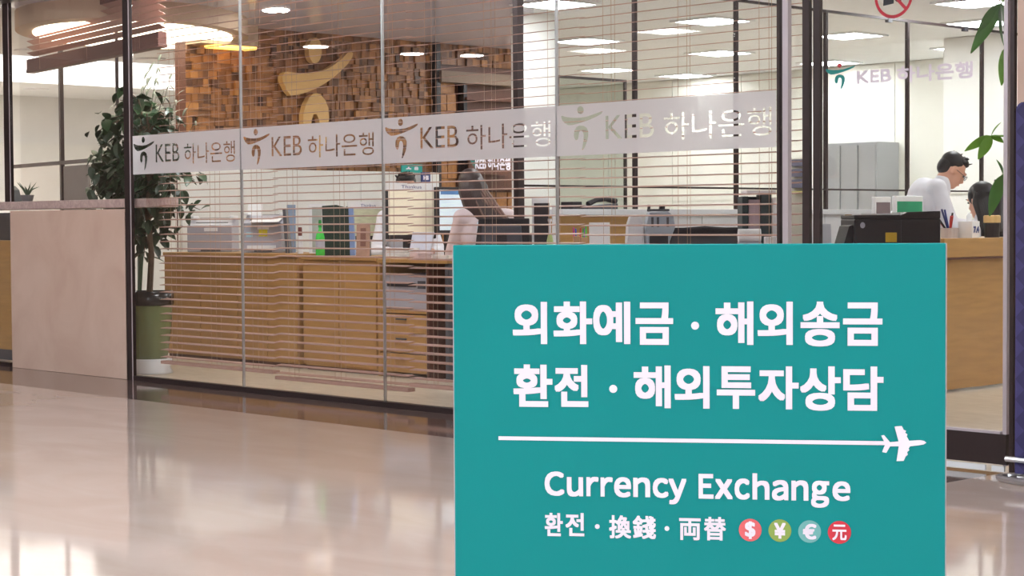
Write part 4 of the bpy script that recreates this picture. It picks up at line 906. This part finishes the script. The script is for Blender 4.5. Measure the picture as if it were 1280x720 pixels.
def short_hair(hp, R3):
    out = [EL(hp(0, -.03, .052), (.080, .088, .080), 18, 12, R3), EL(hp(0, -.062, .01), (.072, .055, .075), 16, 10, R3), EL(hp(0, .02, .092), (.066, .058, .035), 14, 8, R3)]
    for k in range(40):
        a = rnd0.uniform(0, 6.2832); r = rnd0.uniform(.2, 1)
        x, y = .062*r*math.cos(a), -.02+.078*r*math.sin(a); z = .118-.03*r*r
        out.append(CAP(hp(x*.9, y*.9, z-.012), hp(x*1.25+.012*rnd0.uniform(-1, 1), y*1.2+.022, z+.004+.022*rnd0.random()), .013, .003, 6))
    return out
def long_hair(hp, R3, L=.34, sway=(0, 0), n=22, spread=1.0):
    out = [EL(hp(0, -.02, .04), (.088, .102, .092), 18, 12, R3), EL(hp(0, -.05, -.03), (.086, .075, .1), 16, 10, R3)]
    for k in range(n):
        a = math.pi*(1.0+.0*k)+math.pi*(k+.5)/n; x, y = math.cos(a), math.sin(a)      # behind and at the sides
        p0 = hp(x*.06, -.03+y*.06, .07); p1 = hp(x*.083, -.025+y*.085, -.02); p2 = hp(x*.08, -.04+y*.075, -.12)
        w_ = random.uniform(-.012, .012)
        p3 = p2+Vector((sway[0]*.55+x*.01*spread, sway[1]*.5-.02, -L*.35)); p4 = p2+Vector((sway[0]+x*.035*spread+w_, sway[1]-.03, -L*(.62+.12*random.random())))
        out.append(TB([p0, p1, p2, p3, p4], [.02, .024, .022, .018, .005], 7))
    return out
RX = lambda d: Matrix.Rotation(math.radians(d), 3, 'X'); RY = lambda d: Matrix.Rotation(math.radians(d), 3, 'Y'); RZ = lambda d: Matrix.Rotation(math.radians(d), 3, 'Z')
def seated(hx=0, hy=.05, hz=1.25, sz=1.06, lean=0):
    return dict(pelvis=(0, -.02, .60), chest=(lean*.5, 0, sz-.13), neck=(lean*.7+hx*.3, .0, sz+.04), head=(hx, hy, hz), sl=(-.16+lean*.7, .0, sz-.01), sr=(.16+lean*.7, .0, sz-.01),
        el=(-.24, .12, sz-.27), er=(.24, .12, sz-.27), wl=(-.16, .36, .79), wr=(.16, .36, .79), kl=(-.11, .42, .53), kr=(.11, .42, .53), al=(-.11, .40, .09), ar=(.11, .40, .09), tl=(-.12, .54, .045), tr=(.12, .54, .045))
# long-haired woman seen from behind
pw = onY(609, 262, 8.80)
zz = 1+(279.5-262)*((pw-EYE).dot(FW))/F
person('person in a pale pink blouse seated with back turned, facing two monitors', (pw.x, pw.y, 0), VIEW+.12, seated(-.10, .06, 1.255, 1.045, -.02), RY(-14) @ RX(-8),
       lambda hp, R3: long_hair(hp, R3, .42, (.22, -.05), 26, 1.5), BLOUSE, hair_mat=HAIRBR)
# person hidden behind the cream-page monitor
p4 = onX(507, 235, -10.95)
person('person seated behind the cream-page monitor, only the top of the head showing', (p4.x, p4.y, 0), math.atan2(-p4.y, -p4.x)-math.pi/2+.1, seated(0, .05, 1.262, 1.05), RX(-12), short_hair, SHIRT)
# standing man bending over the counter
pm = onX(1190, 212, -7.45); 
man = dict(pelvis=(0, -.36, .92), chest=(0, -.20, 1.13), neck=(0, -.085, 1.255), head=(0, .0, 1.350), sl=(-.17, -.15, 1.225), sr=(.17, -.15, 1.225), el=(-.22, -.06, .98), er=(.2, -.06, .97), wl=(-.14, .16, .965), wr=(.14, .17, .955),
    kl=(-.10, -.30, .50), kr=(.10, -.30, .50), al=(-.10, -.36, .09), ar=(.10, -.34, .09), tl=(-.11, -.22, .045), tr=(.11, -.2, .045))
person('person in white shirt and glasses bending forward behind the service counter', (pm.x, pm.y, 0), VIEW-math.radians(88), man, RX(-36), short_hair, SHIRT, glasses=True)
# seated woman with black hair at the counter
p2 = onX(1230, 262, -7.0)
person('person in a white shirt seated low behind the service counter, back turned', (p2.x, p2.y, 0), VIEW+math.radians(32), seated(0, .03, 1.130, .935), RX(-14),
       lambda hp, R3: long_hair(hp, R3, .24, (0, -.0), 22, .5), SHIRT)
pH = bpy.data.objects['person']
hl = []
hb = Vector((-.10, .06, 1.255))
for k in range(7):
    x = .0+k*.03; hl.append(TB([hb+Vector((-.02+x*.6, -.125, -.02)), hb+Vector((.03+x*.75, -.15, -.14)), hb+Vector((.08+x*.85+.01*(k % 2), -.17, -.24)), hb+Vector((.12+x*.85, -.165, -.33+.02*(k % 3)))], [.006, .011, .011, .003], 6))
mk('hair_highlights', hl, mat('hair_light_brown', srgb(128, 100, 92), .45, var=.3, scale=25), pH, smooth=True)
office_chair('black office chair under the seated person at the service counter', (p2.x, p2.y), VIEW+math.radians(32), .80, .44)
p4c = office_chair('black office chair behind the cream-page monitor', (p4.x, p4.y), math.atan2(-p4.y, -p4.x)-math.pi/2+.1, .95, .44)

# ================================================================== PLANTS
def leaf_mesh(name, L, W_, m, bend=.25, fold=.15, n=5):
    v = []; f = []
    for i in range(n+1):
        s = i/n; w = W_*math.sin(math.pi*min(1, s**.8*.97+.015))**.8; y = L*s; z = -bend*L*s*s
        v += [(-w/2, y, z+fold*w), (0, y, z), (w/2, y, z+fold*w)]
    for i in range(n):
        a = i*3; f += [(a, a+1, a+4, a+3), (a+1, a+2, a+5, a+4)]
    me = bpy.data.meshes.new(name); me.from_pydata(v, [], f); me.materials.append(m)
    for p in me.polygons: p.use_smooth = True
    return me
def place_leaf(me, parent, p, d, roll=0, sc=1):
    o = bpy.data.objects.new('leaf', me); COL.objects.link(o); o.parent = parent
    d = Vector(d).normalized(); q = d.to_track_quat('Y', 'Z') @ Matrix.Rotation(roll, 3, 'Y').to_quaternion()
    o.rotation_mode = 'QUATERNION'; o.rotation_quaternion = q; o.location = p; o.scale = (sc, sc, sc); return o
pp = onZ(176, 467, 0)
PB = Vector((pp.x, YG+.38, 0))
t = thing('potted_tree', 'tall dark green leafy tree in a glazed green pot behind the glass', 'plant', PB)
GZ = mat('green_glaze', srgb(116, 126, 84), .2, var=.15, scale=3)
mk('pot', [LA([(.11, .095), (.118, .10), (.145, .3), (.158, .48), (.158, .50), (.15, .50), (.14, .46)], 28)], GZ, t, smooth=True)
mk('rim', [LA([(.159, .46), (.166, .47), (.166, .555), (.155, .555), (.15, .52)], 28)], mat('rim_dark', srgb(46, 42, 40), .2), t, smooth=True)
mk('saucer', [LA([(.15, 0), (.155, .01), (.135, .045), (.15, .09), (.145, .1), (.1, .1)], 28)], WHITEP, t, smooth=True)
mk('soil', [LA([(.14, .50), (.14, .515), (.05, .525)], 20)], SOIL, t)
rnd = random.Random(3)
def tl(px, py, dy=0):    # local point of the crown at a pixel
    p = onY(px, py, PB.y+dy); return p-PB
mk('trunk', [TB([(0, 0, .5), (.02, .01, .8), (-.01, .0, 1.1), (.02, .02, 1.45), (0, 0, 1.75)], [.022, .02, .018, .013, .006], 8)], BARK, t)
branch_tips = [(120, 165), (112, 232), (135, 150), (150, 125), (215, 150), (225, 195), (243, 225), (250, 262), (205, 290), (180, 320), (140, 205), (195, 130), (165, 118), (235, 180), (120, 243), (190, 250), (178, 190), (150, 235)]
tips = []
for i, (bx_, by_) in enumerate(branch_tips):
    e_ = tl(bx_, by_, rnd.uniform(-.10, .25)); z0 = max(.75, min(1.6, e_.z+rnd.uniform(-.1, .15))); b0 = Vector((0, 0, z0)); m_ = b0.lerp(e_, .55)+Vector((0, 0, .09))
    mk('branch', [TB([b0, m_, e_], [.009, .006, .002], 6)], BARK, t); tips += [(b0, m_, e_)]
lm = [leaf_mesh('leaf', .10, .058, LEAFD), leaf_mesh('leaf', .08, .048, LEAFD), leaf_mesh('leaf', .11, .06, mat('leaf_mid', srgb(50, 80, 46), .35, var=.3, scale=5))]
cnt = 0
for k in range(280):
    b0, m_, e_ = tips[k % len(tips)]; s = rnd.uniform(.25, 1.02); q_ = (b0.lerp(m_, s*2) if s < .5 else m_.lerp(e_, s*2-1))
    q_ = q_+Vector((rnd.gauss(0, .035), rnd.gauss(0, .04), rnd.gauss(0, .035)))
    if (q_+PB).y < YG+.30 and (q_+PB).z < 1.3: q_.y = YG+.33-PB.y
    if (q_+PB).y < YG+.19: q_.y = YG+.22+rnd.random()*.1-PB.y
    place_leaf(rnd.choice(lm), t, q_, (rnd.gauss(0, 1), rnd.gauss(0, .7), rnd.gauss(-.5, .5)), rnd.uniform(-.6, .6), rnd.uniform(.8, 1.25))
def leaf_cloud(name, n, pick, me_list, parent, dirz=-.5):
    v = []; f = []
    for k in range(n):
        src = rnd.choice(me_list); d = Vector((rnd.gauss(0, 1), rnd.gauss(0, .7), rnd.gauss(dirz, .5))).normalized()
        Mx = Matrix.Translation(pick()) @ (d.to_track_quat('Y', 'Z').to_matrix() @ Matrix.Rotation(rnd.uniform(-.6, .6), 3, 'Y')).to_4x4()
        o = len(v); v += [tuple(Mx @ x.co) for x in src.vertices]; f += [tuple(i+o for i in p.vertices) for p in src.polygons]
    me = bpy.data.meshes.new(name); me.from_pydata(v, [], f); me.materials.append(LEAFD)
    return tag(link(name, me, parent), kind='stuff')
def pick():
    while True:
        u = rnd.random(); px = rnd.gauss(165, 26); py = rnd.gauss(215, 34)
        if py > 300 or px > 232 or px < 112 or py < 130: continue
        q_ = tl(px, py, rnd.uniform(-.05, .3))
        if (q_+PB).y > YG+.3: return q_
leaf_cloud('inner_foliage', 900, pick, lm, t)
# feathery palm behind it
PB2 = Vector((onY(172, 300, PB.y+.55).x, PB.y+.55, 0))
t = thing('feathery_palm', 'slender grey-green palm with narrow leaves behind the dark leafy tree', 'plant', PB2)
mk('pot', [LA([(.12, 0), (.16, .3), (.15, .3), (.14, .27)], 24)], GREYP, t); mk('soil', [LA([(.145, .26), (.1, .275)], 20)], SOIL, t)
lp_ = leaf_mesh('leaf', .15, .016, LEAFG, .35, .1, 4); 
for i, (bx_, by_) in enumerate([(186, 90), (198, 78), (205, 112), (222, 118), (238, 128), (248, 145), (180, 100), (212, 100), (243, 160), (195, 120)]):
    p = onY(bx_, by_, PB2.y+rnd.uniform(-.1, .15))-PB2; m_ = Vector((p.x*.35, p.y*.35, p.z*.72))
    mk('stem', [TB([(0, 0, .27), (p.x*.1, p.y*.1, .9), m_, p], [.008, .007, .004, .0012], 6)], LEAFG, t)
    for k in range(13):
        s = .15+.85*k/12; c = m_.lerp(p, s); dd = (p-m_).normalized(); sd = Vector((dd.y+.3, -dd.x, -.2)).normalized()*(1 if k % 2 else -1)
        place_leaf(lp_, t, c, dd*.6+sd*.7+Vector((0, 0, -.3)), 0, .7+.4*rnd.random())
# broad-leaf plant by the door, mostly outside the frame
YQ = YG+.55
PB3 = Vector((onY(1312, 300, YQ).x, YQ, 0))
t = thing('potted_money_tree', 'light green broad-leaf potted plant reaching in beside the right door stile', 'plant', PB3)
mk('pot', [LA([(.13, 0), (.17, .32), (.16, .32), (.15, .28)], 24)], WHITEP, t, smooth=False); mk('soil', [LA([(.155, .27), (.1, .285)], 20)], SOIL, t)
qx = lambda px, py, dy=0: onY(px, py, YQ+dy)-PB3
mk('trunk', [TB([(0, 0, .27), (.01, 0, .7), (0, .01, 1.15), (.02, 0, 1.7), (.01, 0, 2.2)], [.03, .026, .02, .014, .008], 8)], BARK, t)
hub1, hub2, hub3 = qx(1252, 4), qx(1239, 170), qx(1254, 218)
for h_, b0 in ((hub1, (0, 0, 2.1)), (hub2, (0, 0, 1.25)), (hub3, (0, 0, 1.1))): mk('leaf_stalk', [TB([b0, (Vector(b0)+h_)/2+Vector((0, 0, .05)), h_], [.006, .005, .004], 6)], LEAFL, t)
def big_leaf(h_, tip, wpx, m_, bend=.12):
    d = tip-h_; L = d.length; Z = (PB3-EYE).dot(FW); me = leaf_mesh('leaf', L, wpx*Z/F, m_, bend, .12, 8)
    place_leaf(me, t, h_, d+Vector((0, 0, bend*L*.6)), rnd.uniform(-.3, .3)+.9, 1)
LG2 = mat('leaf_green_deep', srgb(74, 128, 58), .35, var=.3, scale=9)
for tip, w_, m_ in (((1216, 66), 17, LG2), ((1222, 40), 14, LG2), ((1249, 58), 14, LG2), ((1262, 60), 16, LG2)): big_leaf(hub1, qx(*tip, rnd.uniform(-.05, .05)), w_, m_)
for tip, w_, m_ in (((1208, 189), 12, LEAFL), ((1224, 199), 14, LEAFL), ((1254, 178), 10, LEAFL), ((1250, 152), 9, LEAFL)): big_leaf(hub2, qx(*tip), w_, m_)
big_leaf(hub3, qx(1237, 269), 17, LG2); big_leaf(hub3, qx(1247, 199), 10, LG2); big_leaf(qx(1258, 58), qx(1252, 107), 14, LEAFL)

# ================================================================== CURRENCY EXCHANGE SIGN
ZS = 2.95
cS = EYE+ray(874, 500)*ZS; cS.z = 0
yawS = VIEW-math.radians(9.4)*-1        # right side turned nearer
bx_dir = Vector((math.cos(yawS-2*math.radians(9.4)), math.sin(yawS-2*math.radians(9.4)), 0))
nS = Vector((-bx_dir.y, bx_dir.x, 0))
def onS(px, py): return onP(px, py, cS, nS)
oS = onS(874, 500); 
t = thing('exchange_sign', 'large teal floor-standing currency exchange sign with white Korean lettering', 'sign', (oS.x, oS.y, 0), math.atan2(bx_dir.y, bx_dir.x))
def sp(px, py): p = onS(px, py); return (p-oS).dot(bx_dir), p.z
L0 = sp(566.2, 306.7)[0]; L1 = sp(1182.3, 303.8)[0]; ZTOP = (sp(566.2, 306.7)[1]+sp(1182.3, 303.8)[1])/2
mk('panel', [B(L0, L1, 0, .035, .06, ZTOP)], TEAL, t, bev=.0015)
mk('edge_trim', [B(L0-.002, L0, .004, .035, .06, ZTOP), B(L1, L1+.002, .004, .035, .06, ZTOP)], MAUVE, t)
for x in (L0+.12, L1-.12): mk('foot', [B(x-.03, x+.03, -.16, .2, 0, .02), B(x-.02, x+.02, .005, .03, .02, .062)], STEEL, t)
def word(txt, px0, px1, py0, py1, bold, m_=LETTER, name='lettering', dep=-.0012):
    pc = (py0+py1)/2; x0 = sp(px0, pc)[0]; x1 = sp(px1, pc)[0]; z0 = sp((px0+px1)/2, py1)[1]; z1 = sp((px0+px1)/2, py0)[1]
    return flat_mesh(name, bold_text(txt, x0, x1, z0, z1, bold*(x1-x0)/(px1-px0), dep), m_, t)
R1 = [('외', 641, 684, 377.3, 430), ('화', 691.8, 740.4, 376.8, 430), ('예', 741.5, 788, 377, 430), ('금', 794.5, 841.5, 378, 431), ('해', 894.5, 941.8, 376.7, 431), ('외', 947, 991, 377, 431), ('송', 1000.7, 1049.5, 377, 433), ('금', 1053.8, 1103, 378, 432.2)]
R2 = [('환', 641.8, 690.7, 455.5, 508.5), ('전', 693.3, 735.5, 456, 508.5), ('해', 792.2, 838.5, 456.7, 510), ('외', 843.3, 887, 457.5, 510.5), ('투', 896, 944, 457.8, 511), ('자', 947.8, 998.4, 457.8, 511.5), ('상', 1000, 1051, 457.8, 513.3), ('담', 1054, 1104.4, 458, 513.3)]
for g in R1+R2: word(*g, 1.7)
R4 = [('환', 681, 703.7, 641, 670), ('전', 707, 730.5, 641, 670), ('換', 761.5, 789, 644, 673), ('錢', 791, 820, 644.5, 673.5), ('両', 849, 876, 647.6, 675), ('替', 880, 907.5, 646, 675.5)]
for g in R4: word(*g, .75)
def disc(cx_, cy_, r, m_, name, dep=-.0012):
    x, z = sp(cx_, cy_); rr = sp(cx_+r, cy_)[0]-x
    flat_mesh(name, [([(x+rr*math.cos(k/32*6.2832), dep, z+rr*math.sin(k/32*6.2832)) for k in range(32)], [tuple(range(32))])], m_, t)
for c_ in ((868.9, 407, 5), (766.6, 486, 5), (746.7, 658, 3), (833.8, 660.5, 3)): disc(*c_, LETTER, 'dot')
for g, a_, b_, c_, d_ in [('Ｃ', 103, 225, 45, 195), ('ｕ', 240, 340, 80, 200), ('ｒ', 360, 435, 78, 198), ('ｒ', 447, 522, 80, 200), ('ｅ', 530, 635, 80, 205), ('ｎ', 648, 752, 82, 203), ('ｃ', 768, 865, 85, 208), ('ｙ', 865, 975, 90, 248), ('Ｅ', 1050, 1142, 60, 213), ('ｘ', 1150, 1260, 92, 215)]:
    word(g, 660+a_/4.923, 660+b_/4.923, 580+c_/4.923, 580+d_/4.923, 1.2)
for g, a_, b_, c_, d_ in [('ｃ', 77, 158, 330, 442), ('ｈ', 172, 262, 303, 442), ('ａ', 275, 362, 338, 447), ('ｎ', 378, 468, 340, 447), ('ｇ', 482, 578, 342, 485), ('ｅ', 595, 690, 345, 450)]:
    word(g, 900+a_/4.234, 900+b_/4.234, 520+c_/4.234, 520+d_/4.234, 1.2)
for (cx_, cy_, r, col, g, hw) in ((937.8, 662.4, 14.3, (222, 102, 108), '$', 6.6), (974.9, 663.1, 14.3, (142, 168, 82), '¥', 7.2), (1012, 664.3, 14.3, (112, 178, 178), '€', 8.5), (1049.3, 665.3, 14.6, (206, 48, 66), '元', 9)):
    disc(cx_, cy_, r, mat('coin_%d' % cx_, srgb(*col), .45, var=.02), 'coin_badge'); hh = 11 if g == '$' else 9.8
    word(g, cx_-hw, cx_+hw, cy_-hh, cy_+hh, .8 if g != '元' else .5, LETTER, 'currency_symbol', -.0022)
def poly(pts, name, dep=-.0012):
    q_ = [sp(*p) for p in pts]; flat_mesh(name, [([(a, dep, b) for a, b in q_], [tuple(range(len(q_)))])], LETTER, t)
poly([(623.3, 545.2), (623.3, 549.9), (1108, 556.4), (1108, 551.4)], 'flight_line')
ac = lambda pts: [(900+a/4.234, 520+b/4.234) for a, b in pts]
poly(ac([(853, 103), (868, 100), (900, 138), (940, 134), (1060, 127), (1080, 131), (1092, 141), (1078, 150), (1050, 155), (1005, 160), (900, 160), (880, 195), (858, 190), (862, 178), (872, 155), (873, 145)]), 'airplane', -.0014)
poly(ac([(923, 55), (962, 52), (972, 72), (985, 78), (980, 88), (992, 97), (988, 108), (1000, 128), (1005, 160), (998, 172), (1002, 180), (990, 190), (994, 204), (982, 214), (972, 237), (934, 238), (946, 160), (945, 135)]), 'airplane_wing', -.0016)
# ================================================================== NAVY BANNER STAND at the right edge
pb = onZ(1290, 603, 0); xB = onY(1271.8, 400, pb.y).x
t = thing('standing_banner', 'navy quilted standing panel with a steel tube base at the right edge', 'banner', (xB, pb.y, 0))
def quilt():
    m = bpy.data.materials.new('navy_quilt'); m.use_nodes = True; nt = m.node_tree; b = nt.nodes['Principled BSDF']; b.inputs['Roughness'].default_value = .6
    tc = nt.nodes.new('ShaderNodeTexCoord'); mp = nt.nodes.new('ShaderNodeMapping'); mp.inputs['Rotation'].default_value = (0, math.radians(45), 0); mp.inputs['Scale'].default_value = (9, 9, 9)
    br = nt.nodes.new('ShaderNodeTexChecker'); br.inputs['Scale'].default_value = 2; br.inputs[1].default_value = (*srgb(62, 56, 108), 1); br.inputs[2].default_value = (*srgb(48, 42, 88), 1)
    nt.links.new(tc.outputs['Object'], mp.inputs[0]); nt.links.new(mp.outputs[0], br.inputs[0]); nt.links.new(br.outputs[0], b.inputs['Base Color']); return m
w_ = .5; Zb = (pb-EYE).dot(FW); xl = 0; zt_ = 1+(274.5-128)*Zb/F; rr = .03
rc = [(xl+rr-rr*math.cos(k/6*1.5708), zt_-rr+rr*math.sin(k/6*1.5708)) for k in range(7)]; rc2 = [(xl+w_-rr+rr*math.sin(k/6*1.5708), zt_-rr+rr*math.cos(k/6*1.5708)) for k in range(7)]
mk('panel', [PR([(xl, .03)]+rc+rc2+[(xl+w_, .03)], -.015, .015, 'y')], quilt(), t)
mk('tube_base', [TB([(xl+w_/2+.31*math.cos(k/24*6.2832), -.02+.11*math.sin(k/24*6.2832), .014) for k in range(25)], .012, 8), TB([(xl+w_/2+.26*math.cos(k/24*6.2832), -.02+.075*math.sin(k/24*6.2832), .013) for k in range(25)], .008, 8)], STEEL, t)
mk('cross_tube', [TB([(xl-.03, -.03, .085), (xl+w_, -.03, .085)], .011, 8)], STEEL, t)
